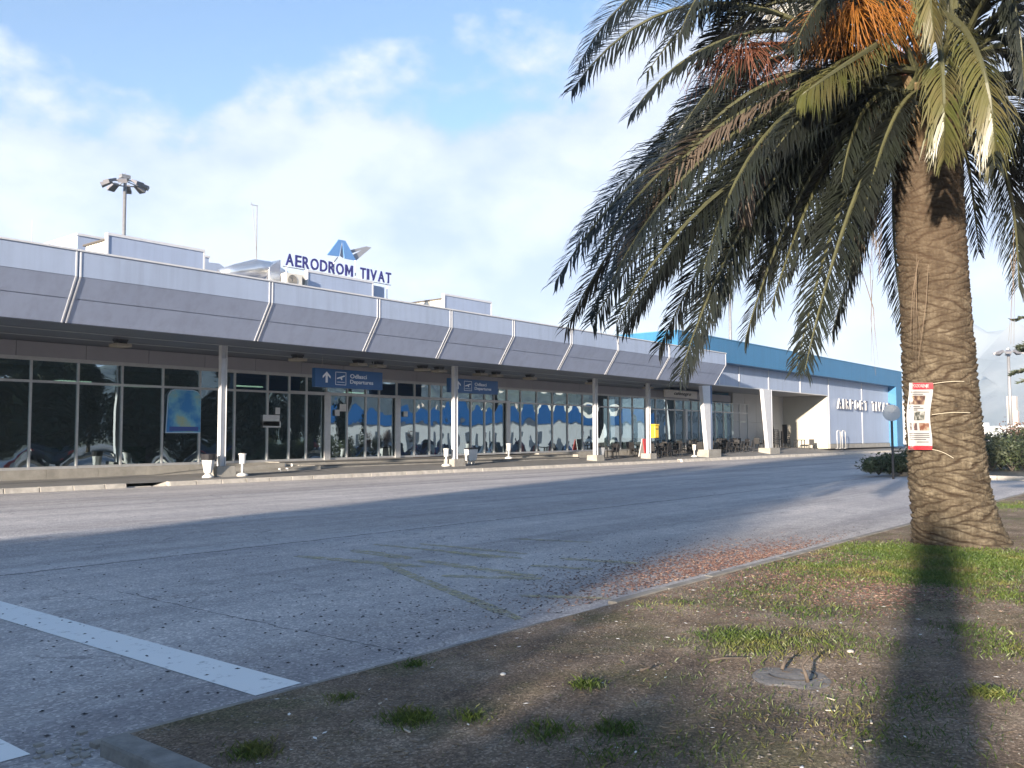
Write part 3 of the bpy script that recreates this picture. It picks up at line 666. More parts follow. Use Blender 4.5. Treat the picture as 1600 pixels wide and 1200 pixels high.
# ------------------------------------------------------------ antennas, floodlight masts, roof plant
def mast(name, x, y, ztop, r, label, head_r, nl):
    t = thing(name, (x, y, 0), label, 'light mast', 'tall floodlight masts')
    MB().tube([(x, y, 0), (x, y, ztop-.2)], [r*1.6, r], 12).build('pole', steel, t, smooth=True)
    rg = MB(); pts = [(x+head_r*.6*math.cos(a), y+head_r*.6*math.sin(a), ztop-.45) for a in np.linspace(0, 2*math.pi, 17)]
    rg.tube(pts, .05, 6, cap=False)
    for a in np.arange(0, 6.28, 1.57): rg.tube([(x, y, ztop-.3), (x+head_r*.6*math.cos(a), y+head_r*.6*math.sin(a), ztop-.45)], .04, 5)
    rg.tube([(x, y, ztop-.2), (x, y, ztop+.35)], .02, 5); rg.box((x-.35, y-.2, ztop-.12), (x+.3, y+.2, ztop+.12)); rg.build('head_frame', steel, t)
    for k in range(nl):
        a = 2*math.pi*k/nl+.2; c = Vector((x+head_r*.82*math.cos(a), y+head_r*.82*math.sin(a), ztop-.55)); o = Vector((math.cos(a), math.sin(a), 0)); s = Vector((-o.y, o.x, 0)); u = Vector((0, 0, 1))
        f = (o*.85-u*.4).normalized(); n = s.cross(f)
        hw, hl, hh = head_r*.20, head_r*.26, head_r*.09
        MB().hexa([c+s*a1*hw*(1 if b1 > 0 else .7)+f*b1*hl+n*c1*hh*(1 if b1 > 0 else .6) for c1 in (-1, 1) for a1, b1 in ((-1, -1), (1, -1), (1, 1), (-1, 1))]).build('floodlight', mat('flood_grey', (.16, .16, .18), .5), t)
mast('floodlight_mast', 30.85, 60, 19.9, .11, 'tall steel floodlight mast rising behind the left roof box', 1.45, 8)
mast('floodlight_mast', 168.5, 29.9, 16.2, .22, 'slender floodlight mast far away to the right of the palm', 2.1, 8)
tag(MB().tube([(83.1, 39.4, 0), (83.1, 39.4, 17.8)], [.22, .12], 10).build('tall_pole', steel, smooth=True), 'plain tall pole behind the blue roof seen under the palm fronds', 'pole')
an = thing('roof_antenna', (22.9, 33, 7), 'thin twin rod antenna standing on the roof beside the foil ducts', 'antenna')
MB().tube([(22.95, 33, 7), (22.93, 33, 11.75)], .022, 6).build('rod', steel, an)
MB().tube([(22.9, 33, 10.0), (22.70, 33, 11.7), (22.62, 33, 11.85)], .012, 5).tube([(22.6, 33, 11.72), (22.98, 33, 11.74)], .014, 5).tube([(22.9, 33, 10.0), (22.93, 33, 9.2)], .014, 5).build('side_rod', steel, an)
tag(MB().tube([(16.5, 40, 6.5), (16.5, 40, 11.0)], [.02, .012], 6).build('whip_antenna', steel), 'single short whip antenna at the far left of the roof', 'antenna')
def pxbox(x0, y0, x1, y1, Y, dy):
    a = aty(x0, y0, Y); b = aty(x1, y1, Y); return (a.x, Y, min(a.z, b.z)), (b.x, Y+dy, max(a.z, b.z))
du = thing('roof_duct', (22.5, 33, 7), 'foil wrapped ventilation ducting heaped behind the canopy edge', 'duct')
d1 = MB(); d1.tube([(21.3, 33.2, 8.45), (22.0, 33.1, 8.7), (22.9, 33.0, 8.95), (23.6, 33.0, 9.0), (24.4, 32.9, 8.85)], [.28, .34, .42, .38, .22], 14); d1.build('duct_run', foil, du, smooth=True)
a, b = pxbox(412, 408, 430, 437, 33, .8); a2 = MB().hexa([(a[0], 32.6, 7.6), (b[0], 32.6, 7.6), (b[0], 33.6, 7.6), (a[0], 33.6, 7.6), (a[0], 32.6, b[2]-.3), (b[0], 32.6, b[2]+.12), (b[0], 33.6, b[2]+.12), (a[0], 33.6, b[2]-.3)]); a2.build('duct_box', foil, du, bevel=.03)
MB().tube([(20.2, 33.4, 7.6), (21.0, 33.3, 8.0), (22.2, 33.0, 8.15)], .3, 12).build('duct_run', foil, du, smooth=True)
def ac_unit(x, y, z, label):
    t = thing('air_conditioner', (x, y, z), label, 'air conditioner', 'air conditioner outdoor units on the roof')
    MB().box((x, y, z), (x+.85, y+.35, z+.62)).build('casing', mat('ac_cream', (.62, .60, .53), .5, noise=.1), t, bevel=.02)
    g = MB(); c = (x+.33, y-.01, z+.31)
    for r_ in (.06, .12, .18, .24): g.tube([(c[0]+r_*math.cos(q), c[1], c[2]+r_*math.sin(q)) for q in np.linspace(0, 6.283, 17)], .009, 4, cap=False)
    g.build('fan_grille', mat('grille_grey', (.25, .24, .22), .5), t)
    MB().prism([(c[0]+.25*math.cos(q), y-.004, c[2]+.25*math.sin(q)) for q in np.linspace(0, 6.0, 16)], (0, .003, 0)).build('fan_opening', mat('fan_shadow', (.20, .19, .17), .7), t)
    MB().box((x+.05, y+.05, 7.0), (x+.1, y+.3, z-.002)).box((x+.75, y+.05, 7.0), (x+.8, y+.3, z-.002)).build('stand', steel, t)
    return t
p = aty(447, 448, 31.2); ac_unit(p.x, 31.2, p.z, 'cream air conditioner unit with its round fan nearer the foil ducts')
ac_unit(p.x+.72, 31.6, p.z+.1, 'cream air conditioner unit tucked against the sign screen')

# ============================================================ STREET FURNITURE
def bin_(x, y, label, s=1.0, first=None, top=True):
    z = pave_z(x, y); t = thing('litter_bin', (x, y, z), label, 'litter bin', 'white litter bins at the columns'); t_ = t
    MB().lathe((x, y, z), [(.24, 0), (.24, .06), (.15, .12), (.10, .2)], 18).build('foot', white, t, smooth=True)
    b = MB(); prof = [(.17, .2), (.25, .62), (.27, .74)]
    b.lathe((x, y, z), prof, 8); b.build('body', white, t)
    if top: MB().lathe((x, y, z), [(.28, .741), (.33, .98), (.31, 1.0), (.27, .98), (.25, .80)], 12).build('black_liner', black, t)
    t.scale = (.88,)*3
    return t
def box_bin(x, y, label):
    z = pave_z(x, y); t = thing('litter_bin', (x, y, z), label, 'litter bin', 'white litter bins at the columns')
    MB().hexa([(x-.2, y-.17, z+.2), (x+.2, y-.17, z+.2), (x+.2, y+.17, z+.2), (x-.2, y+.17, z+.2), (x-.28, y-.24, z+.88), (x+.28, y-.24, z+.88), (x+.28, y+.24, z+.88), (x-.28, y+.24, z+.88)]).build('body', white, t, bevel=.02)
    MB().box((x-.26, y-.22, z+.885), (x+.26, y+.22, z+.97)).build('black_liner', black, t, bevel=.01)
    l = MB(); l.box((x-.12, y-.05, z), (x-.08, y+.05, z+.21)); l.box((x+.08, y-.05, z), (x+.12, y+.05, z+.21)); l.build('stand', white, t); t.scale = (.74, .74, .86)
def ash(x, y, label):
    z = pave_z(x, y) if not (25.2 < x < 45.5 and y > 31.7) else .4
    t = thing('ashtray_stand', (x, y, z), label, 'ashtray stand', 'white standing ashtrays')
    MB().lathe((x, y, z), [(.26, 0), (.26, .08), (.12, .15)], 18).build('foot', white, t, smooth=True)
    MB().lathe((x, y, z), [(.055, .15), (.055, .55)], 12).build('post', white, t, smooth=True)
    MB().lathe((x, y, z), [(.13, .55), (.15, .95), (.18, .96), (.18, 1.0)], 14).build('bowl', white, t)
    MB().lathe((x, y, z), [(.15, 1.001), (.12, 1.03)], 14).build('sand_tray', mat('tray_dark', (.1, .09, .08), .7), t); t.scale = (.86,)*3
bin_(18.72, 29.75, 'white bin with black liner left of the nearest column', 1)
box_bin(34.3, 30.75, 'white bin with a lid right of the second column'); box_bin(34.75, 30.9, 'second white bin behind the lidded one at the second column')
box_bin(45.75, 30.3, 'white bin standing right of the third column'); 
p = atz(371, 742, .15); ash(20.15, 29.7, 'standing ashtray just right of the nearest column')
ash(31.9, 30.1, 'standing ashtray just left of the second column')
ash(39.5, 32.4, 'standing ashtray alone before the third door')
ash(57.0, 29.9, 'slim ashtray stand left of the tapered column')
yb = thing('yellow_box', (51.35, 29.9, 1.4), 'yellow plastic box fixed to the fourth column', 'mail box')
MB().box((51.12, 29.62, 1.55), (51.62, 29.96, 2.35)).build('box_body', yellow, yb, bevel=.04)
MB().box((51.08, 29.58, 2.352), (51.66, 29.96, 2.45)).build('hood', yellow, yb, bevel=.03); MB().box((51.2, 29.61, 2.1), (51.54, 29.618, 2.16)).build('slot', black, yb)
rsd = thing('folding_sign', (52.5, 31.2, .3), 'red and white folding sign beside the cafe chairs', 'sign stand')
MB().hexa([(52.2, 31.0, .3), (52.8, 31.0, .3), (52.8, 31.05, .3), (52.2, 31.05, .3), (52.25, 31.2, 1.5), (52.75, 31.2, 1.5), (52.75, 31.25, 1.5), (52.25, 31.25, 1.5)]).build('front_board', red, rsd)
MB().hexa([(52.2, 31.5, .3), (52.8, 31.5, .3), (52.8, 31.55, .3), (52.2, 31.55, .3), (52.25, 31.26, 1.5), (52.75, 31.26, 1.5), (52.75, 31.3, 1.5), (52.25, 31.3, 1.5)]).build('back_board', white, rsd)
for px, py, n in ((445, 729, 'upper'), (437, 736, 'lower')):
    q = aty(px, py, 32.6 if n == 'upper' else 31.35); t = thing('ramp_post', (q.x, q.y, .3), 'pair of short white rail stubs on the %s ramp' % n, 'rail stub', 'cut rail stubs at the entrance ramps')
    for k in (0, .38): MB().tube([(q.x+k, q.y, .2), (q.x+k, q.y, q.z+.12)], .055, 10).build('stub', white, t)
# bicycle hoops near the grey wall
for k, px in enumerate((1306.5, 1314.5)):
    q = aty(px, 700, 29.0)
    t = thing('bicycle_hoop', (q.x, 29, .5), 'white bicycle hoop by the hall wall, %s' % ('nearer the cream wall' if k == 0 else 'farther from the cream wall'), 'bicycle rack', 'white bicycle hoops')
    pts = [(q.x, 28.9, .5), (q.x, 28.9, 2.0), (q.x+.15, 28.9, 2.15), (q.x+.75, 28.9, 2.15), (q.x+.9, 28.9, 2.0), (q.x+.9, 28.9, .5)]
    MB().tube(pts, .045, 8).build('hoop', white, t, smooth=True)
    MB().box((q.x-.15, 28.8, .49), (q.x+.15, 29.0, .56)).box((q.x+.75, 28.8, .49), (q.x+1.05, 29.0, .56)).build('hoop_foot', steel, t)

# cafe furniture
def chair_master(x, y, z, label, rz):
    t = thing('cafe_chair', (x, y, z), label, 'chair', 'dark wicker cafe chairs'); 
    def B(mb, n, m, **k):
        me = mb.build(n, m, None, **k); me.parent = t; return me
    B(MB().box((-.23, -.23, .40), (.23, .23, .46)), 'seat', wicker, bevel=.015)
    B(MB().hexa([(-.23, .19, .46), (.23, .19, .46), (.23, .23, .46), (-.23, .23, .46), (-.22, .27, .92), (.22, .27, .92), (.22, .31, .92), (-.22, .31, .92)]), 'backrest', wicker, bevel=.015)
    for a in (-1, 1):
        for b in (-1, 1): B(MB().tube([(a*.20, b*.20, .40), (a*.22, b*.22, 0)], [.022, .018], 6), 'leg', wicker)
    t.rotation_euler = (0, 0, rz); return t
chm = chair_master(80.6, 30.4, pave_z(80.6, 30.4), 'lone brown wicker chair standing against the cream recess wall', R(-60))
chm.location.z = pave_z(80.6, 30.4)+.01
def table_master(x, y, z, label):
    t = thing('cafe_table', (x, y, z), label, 'table', 'dark square cafe tables')
    def B(mb, n, m, **k):
        me = mb.build(n, m, None, **k); me.parent = t; return me
    B(MB().box((-.38, -.38, .70), (.38, .38, .75)), 'tabletop', wicker, bevel=.01)
    for a in (-1, 1):
        for b in (-1, 1): B(MB().box((a*.33-.03, b*.33-.03, 0), (a*.33+.03, b*.33+.03, .70)), 'leg', wicker)
    return t
rows = [(48.3, 31.6, 'left of the yellow box'), (53.9, 31.0, 'nearest the red sign'), (56.0, 31.3, 'left of the blue pipe'), (60.6, 30.9, 'first beyond the blue pipe'),
    (62.8, 31.0, 'second beyond the blue pipe'), (65.0, 30.9, 'third beyond the blue pipe'), (67.1, 31.0, 'before the white tapered column'), (74.2, 32.5, 'inside the cream recess'),
    (54.4, 32.8, 'by the glass, near the red sign'), (57.2, 32.9, 'by the glass, at the blue pipe'), (61.2, 32.8, 'by the glass, first past the door'), (63.6, 32.8, 'by the glass, second past the door'), (66.0, 32.8, 'by the glass, third past the door'), (68.6, 32.8, 'by the glass, last before the wall')]
tbl = None
for k, (x, y, od) in enumerate(rows):
    z = pave_z(x, y); lab = 'dark square cafe table %s' % od
    if tbl is None: tbl = table_master(x, y, z, lab)
    else: dup(tbl, (x, y, z), lab)
    for j, (dx, dy, rz) in enumerate(((-.68, 0, 90), (.68, 0, -90), (0, -.66, 180), (0, .66, 0))):
        if k in (0, 7) and j == 3: continue
        dup(chm, (x+dx*random.uniform(.95, 1.1), y+dy, pave_z(x+dx, y+dy)), 'chair, %s of table %s' % (('left side', 'right side', 'front', 'back')[j], od), rotz=R(rz+random.uniform(-12, 12)))
cnt_w = 'lowest second third fourth fifth sixth seventh topmost'.split()
for nm, x, y, rz, n in (('left', 76.9, 32.3, 8, 8), ('middle', 78.2, 31.9, 95, 8), ('right', 79.4, 32.2, 20, 7)):
    for k in range(n):
        dup(chm, (x+.05*k, y+.02*k, pave_z(x, y)+.17*k), 'stacked wicker chair, %s in the %s stack of the recess' % (cnt_w[k], nm), rotz=R(rz), group='stacked wicker chairs')
for k in range(2):
    q = dup(tbl, (79.4+1.1*k, 33.0, pave_z(77, 33)), 'dark cafe table at the recess wall, standing %s' % ('left', 'right')[k])
    q = dup(tbl, (79.4+1.1*k, 33.0, pave_z(77, 33)+1.52), 'dark cafe table upside down on the %s recess table' % ('left', 'right')[k]); q.rotation_euler = (math.pi, 0, 0)
q = dup(tbl, (79.9, 31.3, pave_z(79.9, 31.3)), 'dark cafe table nearest the lone chair in the recess')

# round traffic sign on island
q = atd(1393, 645, 34); g0 = Vector((q.x, q.y, 0))
tsn = thing('round_traffic_sign', (q.x, q.y, 0), 'round traffic sign seen from behind on a dark post in the bushes', 'traffic sign')
MB().tube([(q.x, q.y, 0), (q.x, q.y, q.z+.25)], .045, 10).build('post', mat('dark_post', (.06, .06, .065), .5), tsn, smooth=True)
vd = Vector((q.x, q.y, 0)).normalized(); sd = Vector((-vd.y, vd.x, 0)); disc = [q-vd*.055+sd*(.30*math.cos(a))+Vector((0, 0, .30*math.sin(a))) for a in np.linspace(0, 2*math.pi, 33)[:-1]]
MB().prism(disc, vd*-.012).build('disc_back', mat('sign_back', (.50, .51, .52), .45, metal=.2, noise=.1), tsn)
MB().tube([tuple(p_) for p_ in disc]+[tuple(disc[0])], .018, 6, cap=False).build('rim', trim, tsn)
MB().tube([q-vd*.05+sd*.12, q-vd*.05-sd*.12], .02, 6).build('clamp', steel, tsn)

# ============================================================ ISLAND WITH BUSHES, FAR RIGHT
isl = [(42.5, 13.6), (40.2, 12.4), (38.2, 10.4), (37.0, 8), (36.4, 5), (36.2, -12), (58, -12), (58, 12), (50, 14)]
m_ = MB(); m_.prism([(x, y, -.02) for x, y in isl], (0, 0, .12)); struct(m_.build('traffic_island', mat('island_soil', (.09, .08, .055), .95, noise=.4, scale=2)))
ik = MB()
for (a, b) in zip(isl[:5]+[isl[5]], isl[1:6]):
    A = Vector((*a, 0)); B = Vector((*b, 0)); n = max(1, int((B-A).length)); d = (B-A)/n; s = Vector((-d.y, d.x, 0)).normalized()*.12
    for i in range(n):
        P = A+d*i+d*.01; Q = A+d*(i+1)-d*.01
        ik.hexa([P-s+Vector((0,0,-.02)), Q-s+Vector((0,0,-.02)), Q+s+Vector((0,0,-.02)), P+s+Vector((0,0,-.02)), P-s+Vector((0,0,.16)), Q-s+Vector((0,0,.16)), Q+s+Vector((0,0,.16)), P+s+Vector((0,0,.16))])
struct(ik.build('island_kerb', kerb_m, bevel=.01))
def leaf_cloud(n, rad, size, seed, flat=1.0, clump=8, lo=.0):
    r_ = np.random.default_rng(seed); cl = r_.normal(size=(clump, 3)); cl /= np.linalg.norm(cl, axis=1)[:, None]; cl *= r_.uniform(.25, .75, (clump, 1))
    k = r_.integers(0, clump, n); p = cl[k]+r_.normal(size=(n, 3))*.24
    p[:, 2] = np.where(p[:, 2] < -lo-.9, -.9, p[:, 2]); p *= np.array(rad)
    d = r_.normal(size=(n, 3)); d /= np.linalg.norm(d, axis=1)[:, None]; e = np.cross(d, r_.normal(size=(n, 3))); e /= np.linalg.norm(e, axis=1)[:, None]
    s = size*r_.uniform(.6, 1.3, (n, 1)); a = p-d*s; b = p+d*s; c1 = p+e*s*.42; c2 = p-e*s*.42
    v = np.stack([a, c1, b, c2], 1).reshape(-1, 3); return v
def cloud_obj(name, v, m, parent, loc):
    n = len(v)//4; me = bpy.data.meshes.new(name); me.vertices.add(len(v)); me.vertices.foreach_set('co', v.ravel())
    me.loops.add(n*4); me.loops.foreach_set('vertex_index', np.arange(n*4)); me.polygons.add(n); me.polygons.foreach_set('loop_start', np.arange(n)*4)
    me.materials.append(m); me.update(calc_edges=True); me.validate(); o = bpy.data.objects.new(name, me); col.objects.link(o); o.parent = parent; o.location = loc; return o
leafA = mat('bush_leaf', (.045, .065, .030), .55, c2=(.09, .11, .05), scale=3, trans=.2)
leafB = mat('olive_leaf', (.10, .11, .055), .5, c2=(.05, .065, .04), scale=3, trans=.2)
leafR = mat('reddish_leaf', (.16, .09, .07), .6, c2=(.10, .07, .05), scale=3, trans=.2)
leafC = mat('conifer_leaf', (.030, .045, .028), .6, c2=(.055, .07, .04), scale=1.2, trans=.12)
bark = mat('bark', (.12, .10, .08), .9, noise=.4, scale=8, bump=.5)
def bush(x, y, r_, h, m, seed, label, n=1500, size=.09):
    t = thing('bush', (x, y, .08), label, 'bush', 'bushes on the traffic island')
    cloud_obj('foliage', leaf_cloud(n, (r_, r_, h*.5), size, seed), m, t, (0, 0, h*.5))
    s = MB()
    for k in range(6): a = k*1.05; s.tube([(0, 0, 0), (math.cos(a)*r_*.5, math.sin(a)*r_*.5, h*.6)], [.025, .01], 5)
    o = s.build('stem', bark); o.parent = t
for k, (px, dep, r_, h, m) in enumerate(((1372, 36.0, .8, .75, leafA), (1389, 36.3, .75, .85, leafA), (1407, 36.6, .8, .9, leafA), (1424, 37.5, .9, 1.0, leafA),
        (1548, 39, .9, 1.3, leafB), (1562, 41, 1.2, 1.7, leafB), (1580, 39, 1.2, 1.6, leafA), (1600, 40, 1.2, 2.0, leafA), (1592, 48, 1.5, 2.4, leafR), (1575, 46, 1.0, 1.9, leafB), (1620, 44, 1.5, 2.2, leafA))):
    g = atd(px, 700, dep)
    bush(g.x, g.y, r_, h, m, 100+k, '%s bush %s' % (('dark green', 'olive green', 'reddish')[0 if m is leafA else 1 if m is leafB else 2], ['at the tip of the island left of the sign post', 'at the foot of the round sign post', 'just right of the round sign post', 'half hidden by the palm trunk', 'right against the palm trunk edge', 'loose and arching right of the palm trunk', 'low and dense by the island kerb', 'at the right picture edge', 'tall, behind the others at the right', 'pale twigged, below the far mast', 'outside the right edge'][k]))
# distant things behind: container-like sheds, wall, hillside houses
far_w = mat('far_white', (.62, .62, .60), .6, noise=.2, scale=.4)
def shed(px0, px1, dep, h, label, m=far_w, w_=6):
    a = atd(px0, 680, dep); b = atd(px1, 680, dep); t = thing('storage_shed', ((a.x+b.x)/2, (a.y+b.y)/2, 0), label, 'shed', 'far white sheds beyond the car park')
    d = (b-a); d.z = 0; nrm = Vector((-d.y, d.x, 0)).normalized()*w_; 
    if nrm.dot(fwd) < 0: nrm = -nrm
    A = Vector((a.x, a.y, 0)); B = Vector((b.x, b.y, 0))
    MB().hexa([A, B, B+nrm, A+nrm]+[p_+Vector((0, 0, h)) for p_ in (A, B, B+nrm, A+nrm)]).build('walls', m, t)
    MB().hexa([p_+Vector((0, 0, h+.01)) for p_ in (A, B, B+nrm, A+nrm)]+[p_+Vector((0, 0, h+.25)) for p_ in (A, B, B+nrm, A+nrm)]).build('roof', mat('shed_roof', (.5, .52, .54), .5), t)
    r = MB()
    for i in range(1, 8):
        p_ = A.lerp(B, i/8)-nrm.normalized()*.06; r.tube([p_, p_+Vector((0, 0, h))], .05, 4)
    r.build('wall_rib', mat('rib_grey', (.35, .37, .4), .5), t)
shed(1528, 1546, 110, 3.0, 'white shed right beside the palm trunk'); shed(1547, 1572, 118, 2.6, 'pale grey ribbed shed left of the far mast', mat('far_grey', (.42, .46, .47), .5, noise=.1)); shed(1574, 1610, 130, 2.9, 'white shed right of the far mast')
shed(1408, 1424, 150, 6.5, 'tall white building between the blue hall and the palm trunk', w_=12)
pk = thing('person', tuple(Vector((*atd(1541, 700, 60).xy, 0))), 'person in a dark jacket standing far off beside the palm trunk', 'person')
pc = pk.location
b_ = MB()
b_.lathe(pc, [(.10, .0), (.12, .1), (.13, .5), (.17, .85), (.20, 1.0), (.21, 1.25), (.20, 1.42), (.09, 1.50), (.065, 1.54), (.10, 1.60), (.115, 1.68), (.10, 1.76), (.03, 1.80)], 14, .75)
for s in (-1, 1): b_.tube([pc+Vector((s*.2, 0, 1.4)), pc+Vector((s*.27, 0, 1.15)), pc+Vector((s*.25, -.06, .88))], [.06, .05, .035], 8)
b_.build('body', mat('jacket', (.03, .03, .05), .8), pk, smooth=True)

# mountains
def ridge(name, pts, depth_off, m, seed, base_z=-5):
    r_ = np.random.default_rng(seed); mb = MB(); n = len(pts); rows = 14; vs = []
    for (x, y, h) in pts:
        d = Vector((x, y, 0)).normalized()
        for j in range(rows):
            f = j/(rows-1); hh = h*(1-(1-f)**1.3)*(1+.10*r_.normal()*(f > 0)*(f < 1)) if f > 0 else base_z
            p_ = Vector((x, y, 0))-d*depth_off*(1-f); vs.append((p_.x+r_.normal()*15, p_.y+r_.normal()*15, hh))
    mb.add(vs, [(i*rows+j, (i+1)*rows+j, (i+1)*rows+j+1, i*rows+j+1) for i in range(n-1) for j in range(rows-1)])
    return struct(mb.build(name, m, smooth=True))
mtn = mat('mountain_slope', (.13, .16, .18), .95, c2=(.28, .29, .30), scale=.009, detail=8)
def smooth_profile(keys, a):
    return float(np.interp(a, [k[0] for k in keys], [k[1] for k in keys]))
# azimuth from +Y towards +X in degrees against elevation in degrees
keysA = [(70, 0.5), (73.5, 1.4), (75.5, 3.2), (77, 4.6), (78.5, 5.7), (80, 5.9), (82, 6.1), (86, 6.2), (92, 6.3), (100, 6.0), (112, 5.2), (124, 4.8), (136, 4.5), (150, 4.2), (165, 3.8), (180, 3.2)]
pts = []
for i in range(130):
    a = 70+110*i/129; D = 2300-200*min(1, (a-70)/40)+100*math.sin(a*.6); e = smooth_profile(keysA, a)+.12*math.sin(a*1.1)+.06*math.sin(a*3.7)
    pts.append((D*math.sin(R(a)), D*math.cos(R(a)), CAMH+D*math.tan(R(max(.2, e)))))
ridge('mountain', pts, 900, mtn, 5)

pts = []
for i in range(90):
    a = 93+90*i/89; D = 1250+60*math.sin(a*.4); e = 5.0+.7*math.sin(a*.13)+.25*math.sin(a*1.3)
    if a < 97: e *= (a-92)/5
    pts.append((D*math.sin(R(a)), D*math.cos(R(a)), CAMH+D*math.tan(R(e))))
ridge('wooded_hill', pts, 420, mat('wooded_slope', (.020, .032, .022), .95, c2=(.045, .055, .035), scale=.02, detail=8), 8)
# ============================================================ PALM
def palm_trunk_mat():
    m = bpy.data.materials.new('palm_bark'); m.use_nodes = True; t = m.node_tree; b = t.nodes['Principled BSDF']
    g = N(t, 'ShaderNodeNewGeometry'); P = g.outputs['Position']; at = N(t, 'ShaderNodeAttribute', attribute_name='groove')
    n = N(t, 'ShaderNodeTexNoise', i_Scale=5.0, i_Detail=8.0, i_Roughness=.65); t.links.new(P, n.inputs['Vector'])
    base = ramp(t, n.outputs[0], [(.3, (.038, .031, .024)), (.5, (.090, .074, .054)), (.70, (.18, .155, .118))])
    mp = N(t, 'ShaderNodeMapping'); mp.inputs['Scale'].default_value = (30, 30, 5); t.links.new(P, mp.inputs[0])
    f = N(t, 'ShaderNodeTexNoise', i_Scale=1.0, i_Detail=5.0, i_Roughness=.6); t.links.new(mp.outputs[0], f.inputs['Vector'])
    base = mix(t, 1.0, base, ramp(t, f.outputs[0], [(.3, (.72, .7, .66)), (.7, (1.22, 1.2, 1.15))]), 'MULTIPLY')
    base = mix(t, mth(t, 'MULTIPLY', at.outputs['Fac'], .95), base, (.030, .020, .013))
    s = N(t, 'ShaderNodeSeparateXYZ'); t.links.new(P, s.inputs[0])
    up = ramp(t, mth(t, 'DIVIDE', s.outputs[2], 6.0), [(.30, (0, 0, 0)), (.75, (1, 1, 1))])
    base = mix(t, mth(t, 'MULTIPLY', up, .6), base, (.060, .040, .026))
    t.links.new(base, b.inputs['Base Color']); b.inputs['Roughness'].default_value = .9; b.inputs['Specular IOR Level'].default_value = .2
    bp = N(t, 'ShaderNodeBump', i_Strength=.6, i_Distance=.02); t.links.new(f.outputs[0], bp.inputs['Height']); t.links.new(bp.outputs[0], b.inputs['Normal'])
    return m
TD = 12.95
tb = atd(1471, 681, TD); tb.z = 0
def tcen(z):
    sh = float(np.interp(z, [0, .3, .9, 2.4, 5.3, 6.6], [.26, .18, .085, 0, -.09, -.12])); c = tb+rt0*sh; return Vector((c.x, c.y, z))
def trad(z): return float(np.interp(z, [-.1, .05, .25, .5, .9, 1.5, 2.4, 4, 5.2, 5.7, 6.2, 6.9], [.74, .69, .62, .575, .545, .525, .505, .485, .485, .52, .50, .3]))
palm = thing('palm_tree', tuple(tcen(0)), 'massive date palm with patterned trunk and drooping fronds beside the road', 'palm tree')
NU, NV = 200, 680; Z1 = 6.3
pn = np.random.default_rng(3); ph = pn.uniform(0, 6.28, 12)
vs = []; gro = []
ROW = .044; NC = 8
for j in range(NV+1):
    z = -.08+(Z1+.08)*j/NV; c = tcen(z); r0 = trad(z)
    for i in range(NU):
        a = 2*math.pi*i/NU; u = a/(2*math.pi)*NC; v = z/ROW
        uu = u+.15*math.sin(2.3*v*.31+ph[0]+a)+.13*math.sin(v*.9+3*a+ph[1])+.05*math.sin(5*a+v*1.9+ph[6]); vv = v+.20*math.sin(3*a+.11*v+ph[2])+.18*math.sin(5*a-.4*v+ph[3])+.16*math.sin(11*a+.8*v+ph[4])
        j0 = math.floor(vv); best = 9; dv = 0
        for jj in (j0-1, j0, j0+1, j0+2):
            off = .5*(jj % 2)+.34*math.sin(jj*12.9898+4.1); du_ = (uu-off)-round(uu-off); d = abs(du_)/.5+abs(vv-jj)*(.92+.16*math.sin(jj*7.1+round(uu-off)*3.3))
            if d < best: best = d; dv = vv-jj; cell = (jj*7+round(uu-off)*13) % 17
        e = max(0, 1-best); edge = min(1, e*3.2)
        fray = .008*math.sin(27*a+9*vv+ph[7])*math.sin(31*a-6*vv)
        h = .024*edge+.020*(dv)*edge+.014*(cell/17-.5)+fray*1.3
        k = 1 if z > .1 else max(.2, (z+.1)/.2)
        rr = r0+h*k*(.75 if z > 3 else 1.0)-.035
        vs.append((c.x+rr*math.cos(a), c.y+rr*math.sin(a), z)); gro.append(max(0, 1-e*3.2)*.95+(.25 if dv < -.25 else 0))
fs = [(j*NU+i, j*NU+(i+1) % NU, (j+1)*NU+(i+1) % NU, (j+1)*NU+i) for j in range(NV) for i in range(NU)]
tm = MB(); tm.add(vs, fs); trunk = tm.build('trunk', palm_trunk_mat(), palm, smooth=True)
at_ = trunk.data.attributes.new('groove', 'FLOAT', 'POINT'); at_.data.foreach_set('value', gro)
# cut leaf-base stubs under the crown
stub_m = mat('leaf_base', (.13, .085, .045), .85, c2=(.24, .17, .09), scale=6, bump=.4)
sb = MB()
for k in range(90):
    a = k*2.399; z = 5.7+.011*k; c = tcen(z); d = Vector((math.cos(a), math.sin(a), .75)).normalized(); P = c+Vector((math.cos(a), math.sin(a), 0))*(trad(min(z, 6.2))-.06)
    L = random.uniform(.22, .42); s = Vector((-math.sin(a), math.cos(a), 0)); n = d.cross(s)
    sb.hexa([P-s*.09-n*.04, P+s*.09-n*.04, P+s*.09+n*.04, P-s*.09+n*.04, P+d*L-s*.05-n*.02, P+d*L+s*.05-n*.02, P+d*L+s*.05+n*.02, P+d*L-s*.05+n*.02])
sb.build('leaf_bases', stub_m, palm)

